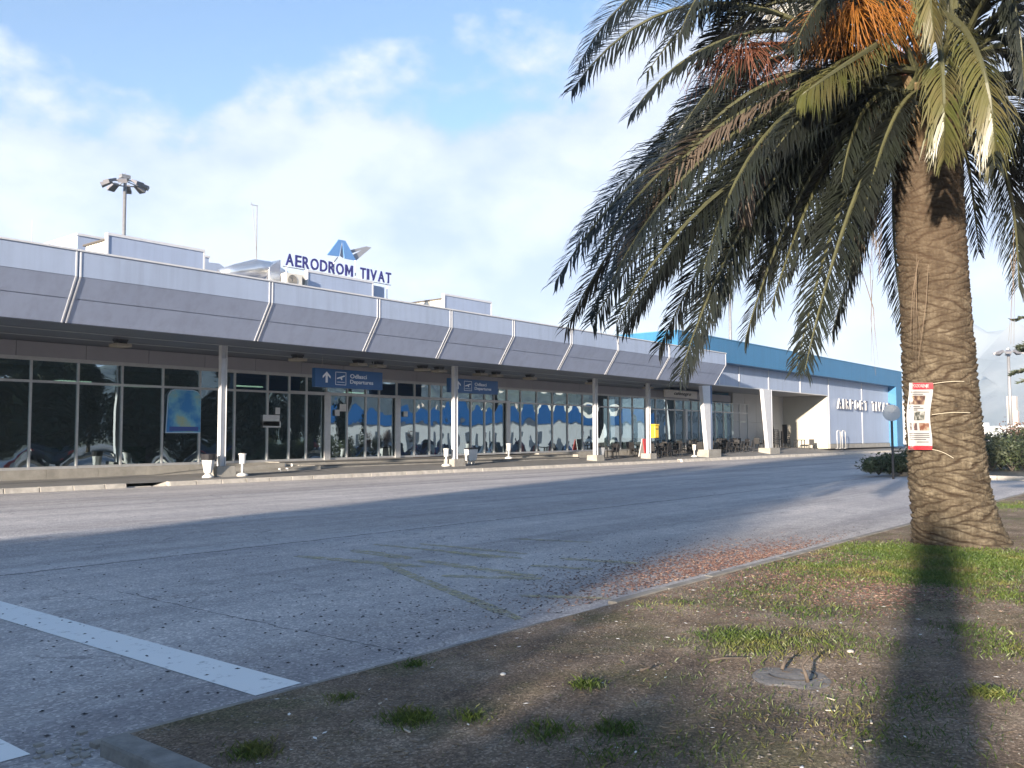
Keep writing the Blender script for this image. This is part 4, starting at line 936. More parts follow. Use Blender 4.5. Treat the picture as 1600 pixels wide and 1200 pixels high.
def leafmat(name, c, c2, tr=.25, rough=.38):
    m = mat(name, c, rough, c2=c2, scale=2.2, trans=tr, spec=.6); return m
PG = leafmat('frond_green_shaded', (.019, .024, .016), (.013, .015, .014), .12)  # green darkened so the crown's shade sits in the leaf colour
PL = leafmat('frond_sunlit', (.085, .095, .028), (.14, .12, .055), .3)  # lighter copy for the sunlit fronds, sunlight put into the colour
PD = leafmat('frond_dry', (.075, .055, .042), (.12, .09, .065), .15, .6)
rach = mat('rachis', (.075, .075, .035), .5, noise=.3, scale=4)
def frond(P0, Pm, P2, seed, leaf=.48, m=None, n=95, width=.032, droop=.5, vee=.35, fwd_a=48, bare=.14):
    r_ = random.Random(seed); P0, Pm, P2 = Vector(P0), Vector(Pm), Vector(P2)
    Q = Pm*2-(P0+P2)*.5
    def pos(t): return P0*(1-t)**2+Q*2*t*(1-t)+P2*t*t
    def tan(t): return ((Q-P0)*(1-t)+(P2-Q)*t).normalized()
    hd = (P2-P0); hd.z = 0; hd = hd.normalized() if hd.length > .05 else Vector((1, 0, 0)); S0 = hd.cross(Vector((0, 0, 1)))
    kv = r_.uniform(.45, 1.0); VF = Vector((fwd.x, fwd.y, 0)).normalized(); VF = (VF+Vector((r_.uniform(-.4, .4), r_.uniform(-.4, .4), r_.uniform(-.2, .2)))).normalized(); mb = MB(); mb.cur = 0
    rp = [pos(i/14) for i in range(15)]; mb.tube(rp, [.045*(1-i/14)**.8+.006 for i in range(15)], 5)
    mb.cur = 1; L_tot = (P2-P0).length
    for i in range(n):
        t = bare+(1-bare)*((i+.5)/n); T = tan(t); Sv = T.cross(VF); Sv = Sv.normalized() if Sv.dot(S0) > 0 else -Sv.normalized(); kk = kv*min(1, t*1.6); S = S0*(1-kk)+Sv*kk; S = (S-T*S.dot(T)).normalized(); Nn = S.cross(T); P = pos(t)
        if Nn.z < 0 and abs(T.z) < .8: Nn = -Nn
        env = min(1, .45+(t-bare)*3.0)*(1 if t < .72 else 1-(t-.72)/.28*.62)
        for s in (-1, 1):
            if r_.random() < .05: continue
            al = R(fwd_a+r_.uniform(-9, 9)-14*t); ve = vee+r_.uniform(-.25, .25); L = leaf*env*r_.uniform(.82, 1.15)
            D = (T*math.cos(al)+(S*s*math.cos(ve)+Nn*math.sin(ve))*math.sin(al)).normalized()
            W = D.cross(Nn); W = W.normalized() if W.length > .1 else T
            W = (W*math.cos(.5*s)+D.cross(W)*math.sin(.5*s))
            g = Vector((0, 0, -1))*droop*L; wv = width*r_.uniform(.8, 1.15)
            a0 = P; a1 = P+D*L*.4+g*.12; a2 = P+D*L*.78+g*.5; bend = r_.uniform(-.12, .12)*L; a3 = P+D*L+g*r_.uniform(.7, 1.6)+W*bend
            mb.add([a0-W*wv*.22, a0+W*wv*.22, a1+W*wv*.5, a1-W*wv*.5, a2+W*wv*.36, a2-W*wv*.36, a3], [(0, 1, 2, 3), (3, 2, 4, 5), (5, 4, 6)])
    return mb.build('frond', [rach, m or PG], palm)
CR = atd(1462, 130, TD+.05)   # middle of the crown
def cr(px, py, dep): return atd(px, py, dep)
spec = [  # tip px,py,depth | mid px,py,depth | leaf | material
 ((893, 142, 12.2), (1130, 5, 12.6), .46, PG), ((985, 180, 12.0), (1180, 50, 12.4), .44, PG), ((905, 100, 13.5), (1110, -45, 13.5), .5, PG),
 ((868, 440, 12.0), (1120, 190, 12.6), .5, PG), ((885, 512, 12.8), (1110, 235, 13.0), .5, PG), ((925, 505, 11.6), (1150, 240, 12.2), .48, PG),
 ((900, 380, 13.6), (1140, 160, 13.6), .5, PG), ((975, 515, 12.6), (1180, 260, 12.8), .48, PG), ((955, 440, 11.4), (1160, 200, 12.0), .5, PG),
 ((1062, 588, 11.8), (1220, 270, 12.2), .5, PG), ((1030, 545, 13.4), (1200, 270, 13.4), .48, PG), ((1165, 528, 12.4), (1290, 240, 12.8), .48, PG),
 ((1245, 572, 12.2), (1335, 270, 12.5), .48, PG), ((1300, 520, 13.6), (1375, 270, 13.4), .46, PG), ((1412, 510, 15.2), (1398, 270, 14.8), .45, PG),
 ((1230, 430, 14.5), (1340, 220, 14.2), .48, PG), ((1120, 480, 14.6), (1250, 230, 14.2), .48, PG), ((1040, 430, 14.8), (1230, 180, 14.4), .48, PG),
 ((1100, 420, 11.2), (1240, 170, 11.8), .5, PG), ((1000, 350, 12.0), (1200, 130, 12.4), .5, PG), ((1180, 440, 13.2), (1300, 200, 13.2), .48, PG),
 ((1320, 420, 14.6), (1385, 220, 14.2), .46, PG), ((1140, 330, 12.2), (1290, 130, 12.4), .45, PG), ((1280, 400, 12.8), (1365, 200, 12.8), .48, PG), 
 ((1165, 350, 12.0), (1225, 195, 12.0), .30, PD), ((1475, 248, 11.1), (1472, 105, 10.9), .40, PL), ((1555, 260, 10.9), (1530, 90, 10.8), .42, PL),
 ((1460, 60, 10.6), (1450, -30, 10.8), .34, PL), ((1060, 60, 12.0), (1200, -60, 12.3), .5, PG), ((1592, 450, 14.4), (1562, 240, 14.0), .5, PG), ((1660, 400, 14.2), (1590, 180, 13.8), .5, PG),
 ((1700, 250, 13.4), (1600, 90, 13.2), .5, PG), ((1640, 330, 15.5), (1570, 190, 14.8), .5, PG), ((1720, 120, 12.6), (1600, 20, 12.8), .5, PG), ((1600, 140, 11.0), (1560, -20, 11.3), .45, PG), ((1650, 230, 12.0), (1570, 60, 12.2), .48, PG),
 ((1240, 75, 11.6), (1340, -20, 12.0), .45, PG), ((1090, 90, 12.8), (1260, 0, 12.9), .5, PG), ((1010, 260, 13.2), (1210, 90, 13.2), .5, PG), ((1350, 330, 11.9), (1400, 180, 12.2), .4, PG), ((1060, 210, 12.4), (1230, 70, 12.6), .5, PG),
 ((1250, 150, 11.0), (1330, 95, 11.4), .34, PL), ((1200, 250, 11.4), (1320, 130, 11.8), .40, PG), ((1550, 180, 14.2), (1510, 70, 13.8), .45, PG), ((1440, 250, 14.6), (1440, 120, 14.4), .45, PG)]
for k, (tp, md, lf, m_) in enumerate(spec):
    tip = cr(*tp); mid = cr(*md); d = Vector((tip.x-CR.x, tip.y-CR.y, 0)); d = d.normalized() if d.length > .1 else Vector((1, 0, 0))
    P0 = CR+d*.25+Vector((0, 0, random.uniform(-.35, .35))); 
    if md[2] < 11.2 or m_ is PL: P0 = CR+d*.3+Vector((0, 0, .9))
    frond(P0, mid, tip, k, lf*(1.15 if m_ is PG else 1), m_, n=175 if m_ is PG else 110, droop=.28 if m_ is PG else .6, width=.024 if m_ is not PL else .030, vee=.35 if m_ is PG else .1)
rj = random.Random(77); dense = [s_ for s_ in spec[:24] if s_[0][0] < 1330 and s_[0][1] > 300]
for k in range(10):
    tp, md, lf, m_ = dense[k % len(dense)]; q1, q2 = rj.uniform(5, 70), rj.uniform(-55, 10); dd = rj.uniform(-1.2, 1.6)
    tip = cr(tp[0]+q1, tp[1]+q2, tp[2]+dd); mid = cr(md[0]+q1*.6, md[1]+q2*.6+rj.uniform(-25, 25), md[2]+dd*.5); d = Vector((tip.x-CR.x, tip.y-CR.y, 0)).normalized()
    frond(CR+d*.25+Vector((0, 0, rj.uniform(-.45, .2))), mid, tip, 300+k, .5, PD if k % 13 == 5 else PG, n=150, droop=.28, width=.024)
for k in range(16):   # short inner fronds that fill the heart of the crown
    a = k*2.399; h = Vector((math.cos(a), math.sin(a), 0)); L = rj.uniform(2.2, 3.0); P0 = CR+h*.2+Vector((0, 0, -.35)); tip = P0+h*L*.8+Vector((0, 0, -L*.62))
    X, Y, Wd = proj(tip)
    if 1390 < X < 1545 and Wd < TD+.3: continue
    frond(P0, P0+h*L*.5+Vector((0, 0, -.12)), tip, 700+k, .42, PG, n=90, droop=.4, width=.026)
rf = random.Random(11); cnt = 0; tries = 0
while cnt < 28 and tries < 400:
    tries += 1; a = tries*2.399; el = rf.uniform(-5, 75); L = rf.uniform(4.0, 4.9); h = Vector((math.cos(a), math.sin(a), 0))
    P0 = CR+h*.2+Vector((0, 0, .2+.01*el)); tip = P0+h*L*math.cos(R(el)*.75)+Vector((0, 0, L*(.55*math.sin(R(el))-.42))); mid = P0+h*L*.5*math.cos(R(el))+Vector((0, 0, L*.5*(math.sin(R(el))+.05)))
    bad = False
    for q_ in (tip, mid, (tip+mid)/2+Vector((0, 0, .2)), P0.lerp(tip, .8)):
        X, Y, Wd = proj(q_)
        if Wd < 3: bad = True
        elif (1395 < X < 1545 and Y > 190) or (Y > 0 and X < 1000) or (Y > 300) or (Y > 30 and X < 1420 and Wd < TD-1) : bad = True
    if bad: continue
    frond(P0, mid, tip, 500+cnt, .5, PG, n=80, width=.038); cnt += 1
# hanging fruit stalks
fo_m = mat('fruit_stalk', (.22, .075, .014), .5, c2=(.28, .12, .02), scale=6, trans=.2); fr_m = mat('fruit_stalk_red', (.11, .038, .022), .6, c2=(.16, .06, .032), scale=6, trans=.2)
def cluster(px, py, dep, R_, m, seed, n=260):
    r_ = random.Random(seed); c = cr(px, py, dep); mb = MB(); base = CR.lerp(c, .1); dr = (c-base)
    q = c+Vector((0, 0, .35)); mb.tube([base, base.lerp(q, .6)+Vector((0, 0, .25)), q], [.04, .035, .02], 6)
    for i in range(n):
        a = r_.uniform(0, 6.28); rr = R_*math.sqrt(r_.random()); o = q+Vector((math.cos(a), math.sin(a), 0))*rr*.25+Vector((0, 0, r_.uniform(-.2, .08)))
        L = r_.uniform(.35, .75); e = o+Vector((math.cos(a)*rr, math.sin(a)*rr, -L*.45)); f = e+Vector((math.cos(a)*.1+r_.uniform(-.05, .05), math.sin(a)*.1+r_.uniform(-.05, .05), -L*.45))
        mb.tube([o, o.lerp(e, .5)+Vector((0, 0, .07)), e, f], [.0065, .006, .005, .003], 3, cap=False)
    mb.build('fruit_cluster', m, palm)
cluster(1335, 52, 12.0, .46, fo_m, 1, 220); cluster(1290, 62, 12.4, .42, fo_m, 2, 200); cluster(1380, 45, 12.4, .4, fo_m, 3, 180); cluster(1165, 108, 12.4, .42, fr_m, 4, 120); cluster(1130, 118, 12.8, .42, fr_m, 5, 100)
# dead strands hanging
r_ = random.Random(5)
for (px, y0, y1, n, sp) in ((1360, 430, 570, 4, 14), (1582, 380, 520, 3, 6), (1372, 180, 420, 14, 12), (1435, 420, 560, 5, 16), (1340, 300, 400, 6, 12)):
    sd_ = MB()
    for i in range(n):
        a = cr(px+r_.uniform(-sp, sp), y0+r_.uniform(-30, 20), 12.35 if px != 1435 else 12.36); b = cr(px+r_.uniform(-sp, sp), y1+r_.uniform(-40, 20), 12.35 if px != 1435 else 12.3)
        sd_.tube([a, a.lerp(b, .4)+Vector((r_.uniform(-.06, .06), r_.uniform(-.06, .06), 0)), b], [.005, .004, .002], 3, cap=False)
    sd_.build('hanging_strand', mat('dry_strand', (.13, .095, .065), .8), palm)

# poster tied round the trunk
po = thing('warning_poster', tuple(tcen(2.0)), 'red and white pest warning poster tied round the palm trunk', 'poster')
def on_trunk(px, py, off=.03):
    """point on the trunk's skin seen at this place"""
    d = ray(px, py).normalized(); t_ = 10.5
    for _ in range(900):
        P = CP+d*t_; c = tcen(P.z)
        if (P.xy-c.xy).length < trad(P.z)+off: return P
        t_ += .005
        if t_ > 14: break
    # off the side of the trunk: the sheet hangs free at the trunk's depth
    return CP+d*(TD/ (d.dot(fwd))*.985)
def trunk_sheet(px0, px1, py0, py1, off, nu=14, nv=16, wav=3.0, name='sheet', m=None, parent=None, th=True):
    mb = MB(); vs = []
    for j in range(nv+1):
        for i in range(nu+1):
            fy = j/nv; fx = i/nu; ww = wav*math.sin(fy*7.5+1)
            vs.append(on_trunk(px0+(px1-px0)*fx+ww*(1 if fx > .5 else .8)+fy*-1.5, py0+(py1-py0)*fy, off))
    mb.add(vs, [(j*(nu+1)+i, (j+1)*(nu+1)+i, (j+1)*(nu+1)+i+1, j*(nu+1)+i+1) for j in range(nv) for i in range(nu)])
    o = mb.build(name, m, parent, smooth=True)
    if th:
        s_ = o.modifiers.new('thickness', 'SOLIDIFY'); s_.thickness = .003
    return o
wh = mat('poster_white', (.30, .30, .305), .4); rdp = mat('poster_red', (.30, .02, .03), .4); gy_ = mat('print_grey', (.05, .05, .055), .6)
def W_(fy): return 2.2*math.sin(fy*7.5+1)-fy*1.5
trunk_sheet(1419, 1456, 598, 703, .045, wav=2.2, name='poster_sheet', m=wh, parent=po)
def strip(fx0, fx1, y0, y1, m, name, off=.052, n=8):
    mb = MB(); vs = []; k = 4
    for j in range(k+1):
        for i in range(n+1):
            y = y0+(y1-y0)*j/k; fy = (y-598)/105; x = 1419+37*(fx0+(fx1-fx0)*i/n)+2.2*math.sin(fy*7.5+1)*(1 if fx0+(fx1-fx0)*i/n > .5 else .8)-fy*1.5
            vs.append(on_trunk(x, y, off))
    mb.add(vs, [(j*(n+1)+i, (j+1)*(n+1)+i, (j+1)*(n+1)+i+1, j*(n+1)+i+1) for j in range(k) for i in range(n)]); return mb.build(name, m, po, smooth=True)
strip(.0, 1, 598.2, 608.5, rdp, 'red_header'); strip(0, 1, 696.5, 702.8, rdp, 'red_footer')
def photo_mat(nm, a, b, c, s):
    m = bpy.data.materials.new(nm); m.use_nodes = True; t = m.node_tree; p_ = t.nodes['Principled BSDF']; g = N(t, 'ShaderNodeNewGeometry'); n = N(t, 'ShaderNodeTexNoise', i_Scale=s, i_Detail=3.0); t.links.new(g.outputs['Position'], n.inputs['Vector'])
    t.links.new(ramp(t, n.outputs[0], [(.35, a), (.5, b), (.65, c)]), p_.inputs['Base Color']); return m
strip(.05, .70, 618, 632, photo_mat('print_brown', (.03, .016, .014), (.09, .05, .04), (.24, .18, .12), 14), 'printed_photo'); strip(.30, .78, 643, 656.5, photo_mat('print_green', (.03, .035, .03), (.12, .12, .11), (.28, .28, .27), 22), 'printed_photo')
strip(.12, .42, 661, 672, photo_mat('print_dark', (.03, .014, .018), (.07, .04, .04), (.26, .2, .18), 12), 'printed_photo'); strip(.52, .95, 661, 672.5, photo_mat('print_tan', (.10, .035, .02), (.22, .15, .11), (.28, .24, .2), 12), 'printed_photo')
for y, a, b in ((612, .05, .85), (615.3, .05, .6), (634.5, .1, .55), (637.3, .05, .7), (640, .25, .45), (677, .05, .9), (680, .05, .9), (683, .05, .9), (686, .05, .75), (690, .35, .85)): strip(a, b, y, y+1.2, gy_, 'text_line')
# header word bent round the trunk
me = text_mesh('UPOZORENJE', 1, .0, .02); co = np.array([v.co[:] for v in me.vertices]); mn, mxx = co.min(0), co.max(0)
for v in me.vertices:
    fx = (v.co.x-mn[0])/(mxx[0]-mn[0]); fz = (v.co.y-mn[1])/(mxx[1]-mn[1]); y = 606.8-6.4*fz; fy = (y-598)/105; xx_ = 1419+37*(.02+.80*fx)
    v.co = on_trunk(xx_+2.2*math.sin(fy*7.5+1)*.9-fy*1.5, y, .062)
me.materials.clear(); me.materials.append(wh); o = bpy.data.objects.new('header_lettering', me); col.objects.link(o); o.parent = po; o.matrix_parent_inverse = Matrix.Translation(-po.location)
tw_ = MB()
for (a, b) in (((1455, 600), (1523, 597)), ((1456, 648), (1527, 646)), ((1455, 702), (1490, 716))):
    tw_.tube([on_trunk(a[0]+(b[0]-a[0])*i/12, a[1]+(b[1]-a[1])*i/12-2.5*math.sin(i/12*3.14), .03) for i in range(13)], .004, 4)
tw_.build('string', mat('twine', (.5, .45, .35), .8), po)

# ============================================================ GRASS, LITTER
gs = np.random.default_rng(21)
patches = []
def pp(px, py, r_, d): g = atz(px, py, .06); patches.append((g.x, g.y, r_, d))
for (px, py, r_, d) in ((1400, 860, .9, 4200), (1500, 885, 1.1, 6500), (1580, 880, 1.0, 5000), (1460, 905, .7, 4200), (1270, 885, .7, 1100), (1330, 900, .7, 1000), (1250, 920, .6, 500), (1180, 1015, .4, 800), (1300, 1010, .5, 600), (1150, 1000, .3, 500), (640, 1125, .12, 420), (395, 1172, .10, 340),
        (735, 1125, .06, 120), (850, 1150, .13, 220), (960, 1150, .12, 200), (920, 1080, .08, 160), (960, 1185, .22, 200), (645, 1035, .06, 100), (1545, 1095, .12, 250), (1530, 990, .3, 400), (1580, 1020, .35, 500), (1420, 1100, .4, 350), (1400, 1160, .4, 350),
        (1080, 1190, .3, 220), (1270, 960, .5, 500), (1590, 790, 1.6, 2600), (1590, 940, .5, 900), (1180, 930, .5, 300), (1050, 945, .4, 200), (535, 1090, .07, 90), (1240, 1130, .5, 250), (1130, 1080, .5, 120)): pp(px, py, r_, d)
V = []; n_t = 0
for (cx, cy, r_, d) in patches:
    k = gs.normal(size=(d, 2))*r_*.55; V.append(np.column_stack([cx+k[:, 0], cy+k[:, 1], gs.uniform(.5, 1.0, d)*(1.25 if r_ < .2 else 1)]))
V.append(np.column_stack([gs.uniform(2.5, 20, 15000), gs.uniform(-2.5, 4.6, 15000), gs.uniform(.12, .36, 15000)]))
V = np.concatenate(V); V = V[(V[:, 0] > 2.5) & (V[:, 1] < 4.6)]; tc_ = tcen(0); V = V[np.hypot(V[:, 0]-tc_.x, V[:, 1]-tc_.y) > .62]
V = np.concatenate([V, V+np.column_stack([gs.normal(0, .05, len(V)), gs.normal(0, .05, len(V)), gs.uniform(-.15, .1, len(V))])]); V[:, 2] = np.clip(V[:, 2], .12, 1.3); V = V[(V[:, 1] < 4.6) & (V[:, 0] > 2.5)]
nb = len(V); z0 = np.array([bed_h(a, b) for a, b in V[:, :2]]); ang = gs.uniform(0, 6.28, nb); ln = .042*V[:, 2]*gs.uniform(.45, 1.15, nb); lean = gs.uniform(.1, 1.1, nb)*ln; la = gs.uniform(0, 6.28, nb); wv = .0013+.0012*gs.random(nb)
wv *= np.clip(np.hypot(V[:, 0], V[:, 1])/5, 1, 3)
b0 = np.column_stack([V[:, 0], V[:, 1], z0-.004]); s_ = np.column_stack([np.cos(ang), np.sin(ang), 0*ang])*wv[:, None]; tipv = b0+np.column_stack([np.cos(la)*lean, np.sin(la)*lean, ln]); mid_ = b0+np.column_stack([np.cos(la)*lean*.35, np.sin(la)*lean*.35, ln*.6])
vv = np.stack([b0-s_, b0+s_, mid_+s_*.7, tipv], 1).reshape(-1, 3)
gm = bpy.data.materials.new('grass_blade'); gm.use_nodes = True; t = gm.node_tree; b = t.nodes['Principled BSDF']; g = N(t, 'ShaderNodeNewGeometry')
n_ = N(t, 'ShaderNodeTexNoise', i_Scale=1.4, i_Detail=4.0); t.links.new(g.outputs['Position'], n_.inputs['Vector'])
cA = ramp(t, n_.outputs[0], [(.35, (.060, .105, .022)), (.55, (.095, .135, .032)), (.7, (.17, .155, .065))])
cB = ramp(t, g.outputs['Random Per Island'], [(0, (.7, .75, .6)), (.8, (1.15, 1.1, 1.0)), (1, (1.7, 1.4, 1.1))]); cc = mix(t, 1.0, cA, cB, 'MULTIPLY')
t.links.new(cc, b.inputs['Base Color']); b.inputs['Roughness'].default_value = .5; tr = N(t, 'ShaderNodeBsdfTranslucent'); t.links.new(cc, tr.inputs[0]); ms = N(t, 'ShaderNodeMixShader', i_Fac=.3)
t.links.new(b.outputs[0], ms.inputs[1]); t.links.new(tr.outputs[0], ms.inputs[2]); t.links.new(ms.outputs[0], t.nodes['Material Output'].inputs[0])
go = cloud_obj('grass', vv, gm, None, (0, 0, 0)); tag(go, 'short patchy green grass growing on the planting bed', 'grass', kind='stuff')

def flakes(name, P, size, m, label, cat, thick=.35, aspect=1.6, seed=1):
    r_ = np.random.default_rng(seed); n = len(P); a = r_.uniform(0, 6.28, n); s = size*r_.uniform(.55, 1.3, n)
    dx = np.column_stack([np.cos(a), np.sin(a)])*(s*aspect)[:, None]; dy = np.column_stack([-np.sin(a), np.cos(a)])*s[:, None]; h = s*thick*2
    pts = []
    for u, v, w_ in ((-1, 0, .3), (0, -1, .3), (1, 0, .3), (0, 1, .3), (0, 0, 1.0), (0, 0, 0)):
        q = np.column_stack([P[:, :2]+dx*u+dy*v*.8, P[:, 2]+h*w_]); pts.append(q)
    v = np.stack(pts, 1).reshape(-1, 3); base = np.array([[0, 1, 4], [1, 2, 4], [2, 3, 4], [3, 0, 4], [1, 0, 5], [2, 1, 5], [3, 2, 5], [0, 3, 5]])
    f = (np.arange(n)[:, None, None]*6+base[None]).reshape(-1, 3)
    me = bpy.data.meshes.new(name); me.from_pydata(v.tolist(), [], f.tolist()); me.materials.append(m); o = bpy.data.objects.new(name, me); col.objects.link(o)
    return tag(o, label, cat, kind='stuff')
# fallen dates: thick near the edging in front of the palm, thinning out over the asphalt
n1 = 6500; A = np.column_stack([gs.normal(10.6, 1.6, n1), 4.95+np.abs(gs.normal(0, .55, n1)), np.full(n1, .002)]); 
B = np.column_stack([gs.normal(8.5, 3.0, 900), 4.9+np.abs(gs.normal(0, 1.8, 900)), np.full(900, .002)]); Cc = np.column_stack([gs.uniform(2.5, 12, 420), gs.uniform(4.9, 12, 420), np.full(420, .002)])
D_ = np.column_stack([gs.normal(10.3, 1.3, 2600), gs.normal(4.0, .5, 2600)]); E_ = np.column_stack([gs.normal(9.6, .9, 4200), gs.normal(2.9, .55, 4200)]); E2 = np.column_stack([gs.normal(11.6, .6, 1500), gs.normal(2.2, .4, 1500)])
BB = np.concatenate([D_, E_, E2]); BB = BB[(BB[:, 1] < 4.6)]; BB = np.column_stack([BB, [bed_h(a, b) for a, b in BB]])
seedm = bpy.data.materials.new('fallen_date'); seedm.use_nodes = True; t = seedm.node_tree; b = t.nodes['Principled BSDF']; g = N(t, 'ShaderNodeNewGeometry')
t.links.new(ramp(t, g.outputs['Random Per Island'], [(0, (.035, .022, .020)), (.45, (.11, .055, .042)), (.8, (.22, .115, .085)), (1, (.36, .26, .19))]), b.inputs['Base Color']); b.inputs['Roughness'].default_value = .7
PTS = np.concatenate([A, BB]); 
flakes('fallen_dates', PTS, .011, seedm, 'reddish brown fallen dates scattered before the palm', 'fallen dates', seed=2)
flakes('scattered_seeds', np.concatenate([B, Cc]), .011, mat('dark_seed', (.025, .022, .025), .7), 'dark seeds scattered thinly over the asphalt', 'seeds', seed=3)
Pk = np.column_stack([gs.uniform(2.5, 14, 9000), gs.uniform(-2, 4.6, 9000)]); Pk = np.column_stack([Pk, [bed_h(a, b) for a, b in Pk]])
flakes('gravel', Pk, .009, mat('gravel', (.26, .24, .21), .85, c2=(.13, .11, .09), scale=20), 'small grey stones lying on the bare soil', 'gravel', seed=4, aspect=1.1)
Pm_ = np.column_stack([gs.uniform(2.5, 16, 8000), gs.uniform(-2.0, 4.62, 8000)]); Pm_ = np.column_stack([Pm_, [bed_h(a, b)+.003 for a, b in Pm_]])
flakes('dry_leaf_litter', Pm_, .010, mat('leaf_litter', (.12, .08, .05), .85, c2=(.28, .21, .13), scale=15), 'brown dry leaf scraps over the bed', 'leaf litter', seed=6, aspect=3.2, thick=.12)
Pw = np.column_stack([gs.uniform(2.6, 12, 170), gs.uniform(-1.5, 4.6, 170)]); Pw = np.column_stack([Pw, [bed_h(a, b)+.002 for a, b in Pw]])
flakes('paper_scraps', Pw, .010, mat('paper_white', (.72, .71, .68), .7), 'cigarette ends and paper scraps strewn on the bed', 'litter', seed=5, aspect=2.2, thick=.2)
# single pieces one can point at
def pebble(px, py, r_, m, label, flat=.55, name='pebble', z=.06):
    g = atz(px, py, z); g.z = bed_h(g.x, g.y)+r_*.2; mb = MB(); n = 12
    mb.lathe(g, [(r_*.5, -r_*.3), (r_*.92, 0), (r_, r_*.25*flat), (r_*.8, r_*.7*flat), (r_*.35, r_*flat)], n, .82); tag(mb.build(name, m, smooth=True), label, name.replace('_', ' '))
pebble(786, 1060, .022, mat('pale_stone', (.62, .60, .55), .7), 'white egg shaped pebble on bare soil in the foreground')
pebble(1329, 1026, .03, mat('pale_stone2', (.42, .38, .34), .8, noise=.2, scale=30), 'pale flat round stone right of the drain cover')
def sliver(px, py, L, a, label):
    g = atz(px, py, .06); z = bed_h(g.x, g.y)+.006; d = Vector((math.cos(a), math.sin(a), 0)); s = Vector((-d.y, d.x, 0))*.006
    mb = MB(); p = Vector((g.x, g.y, z)); q = p+d*L
    mb.hexa([p-s, q-s*.5, q+s*.5, p+s, p-s+Vector((0,0,.006)), q-s*.5+Vector((0,0,.004)), q+s*.5+Vector((0,0,.004)), p+s+Vector((0,0,.006))]); tag(mb.build('wood_chip', mat('pale_chip', (.50, .44, .36), .8)), label, 'wood chip', 'pale wood chips on the bed')
for k, (px, py, L, a, lb) in enumerate(((1530, 972, .11, .3, 'long pale chip in the sunlit grass right of the shadow'), (1305, 1100, .06, 1.2, 'pale chip below the drain cover'), (1305, 1118, .05, 2.0, 'pale chip lowest below the drain cover'), (1362, 1140, .07, .4, 'pale crossed chip inside the trunk shadow'),
     (1362, 1168, .05, 2.6, 'pale chip near the bottom of the trunk shadow'), (1330, 1182, .05, .1, 'pinkish pale chip at the bottom edge'), (640, 1145, .07, 1.3, 'thin pale chip under the left grass tuft'), (1290, 965, .1, .5, 'pale chip upper left of the sun patch'), (1275, 882, .18, .2, 'pale frond scrap by the edging'), (592, 1102, .03, .3, 'small white chip left of the grass tuft'))): sliver(px, py, L, a, lb)
# drain cover with twigs
g = atz(1238, 1058, .07); dr = thing('drain_cover', (g.x, g.y, .05), 'round grey concrete drain cover set in the soil', 'drain cover')
zt = bed_h(g.x, g.y)
_d = MB().lathe((g.x, g.y, zt-.03), [(.30, 0), (.29, .026), (.24, .034), (.0005, .036)], 40, 1.0); _d.v = [(g.x+(v[0]-g.x)*(1+.10*math.sin(3*math.atan2(v[1]-g.y, v[0]-g.x)+1)+.06*math.sin(7*math.atan2(v[1]-g.y, v[0]-g.x))), g.y+(v[1]-g.y)*(1+.10*math.sin(2*math.atan2(v[1]-g.y, v[0]-g.x))), v[2]) for v in _d.v]; _d.build('slab', mat('cover_concrete', (.24, .22, .20), .9, noise=.5, scale=6, bump=.4), dr)
MB().tube([(g.x+.05+.15*math.cos(a), g.y+.02+.15*math.sin(a), zt+.006) for a in np.linspace(2.2, 5.9, 25)], .005, 5, cap=False).build('lid_ring', mat('lid_gap', (.04, .035, .03), .9), dr)
def twig(p, pts, r0, label): tag(MB().tube([Vector(p)+Vector(q) for q in pts], [r0*(1-.6*i/(len(pts)-1)) for i in range(len(pts))], 7).build('twig', mat('twig_bark', (.10, .08, .065), .85, noise=.4, scale=30), smooth=True), label, 'twig', 'dry twigs lying on the drain cover')
g1 = atz(1262, 1068, .08); twig((g1.x, g1.y, zt+.02), [(0, 0, 0), (-.005, .01, .05), (.02, .04, .09), (.06, .02, .13), (.10, -.01, .16)], .014, 'forked upright twig on the drain cover'); 
g2 = atz(1222, 1048, .08); twig((g2.x, g2.y, zt+.02), [(0, 0, 0), (.04, .0, .04), (.08, .0, .06), (.13, -.02, .05)], .013, 'shorter bent twig on the far rim of the drain cover')
g3 = atz(1108, 1037, .07); twig((g3.x, g3.y, bed_h(g3.x, g3.y)+.01), [(0, 0, 0), (.08, -.06, .012), (.17, -.14, .008), (.22, -.17, .01)], .009, 'thin twig flat on soil left of the drain cover')
g3 = atz(1000, 1055, .07); twig((g3.x, g3.y, bed_h(g3.x, g3.y)+.01), [(0, 0, 0), (.07, -.03, .01), (.12, -.04, .02)], .008, 'short twig flat on soil far left of the drain cover')

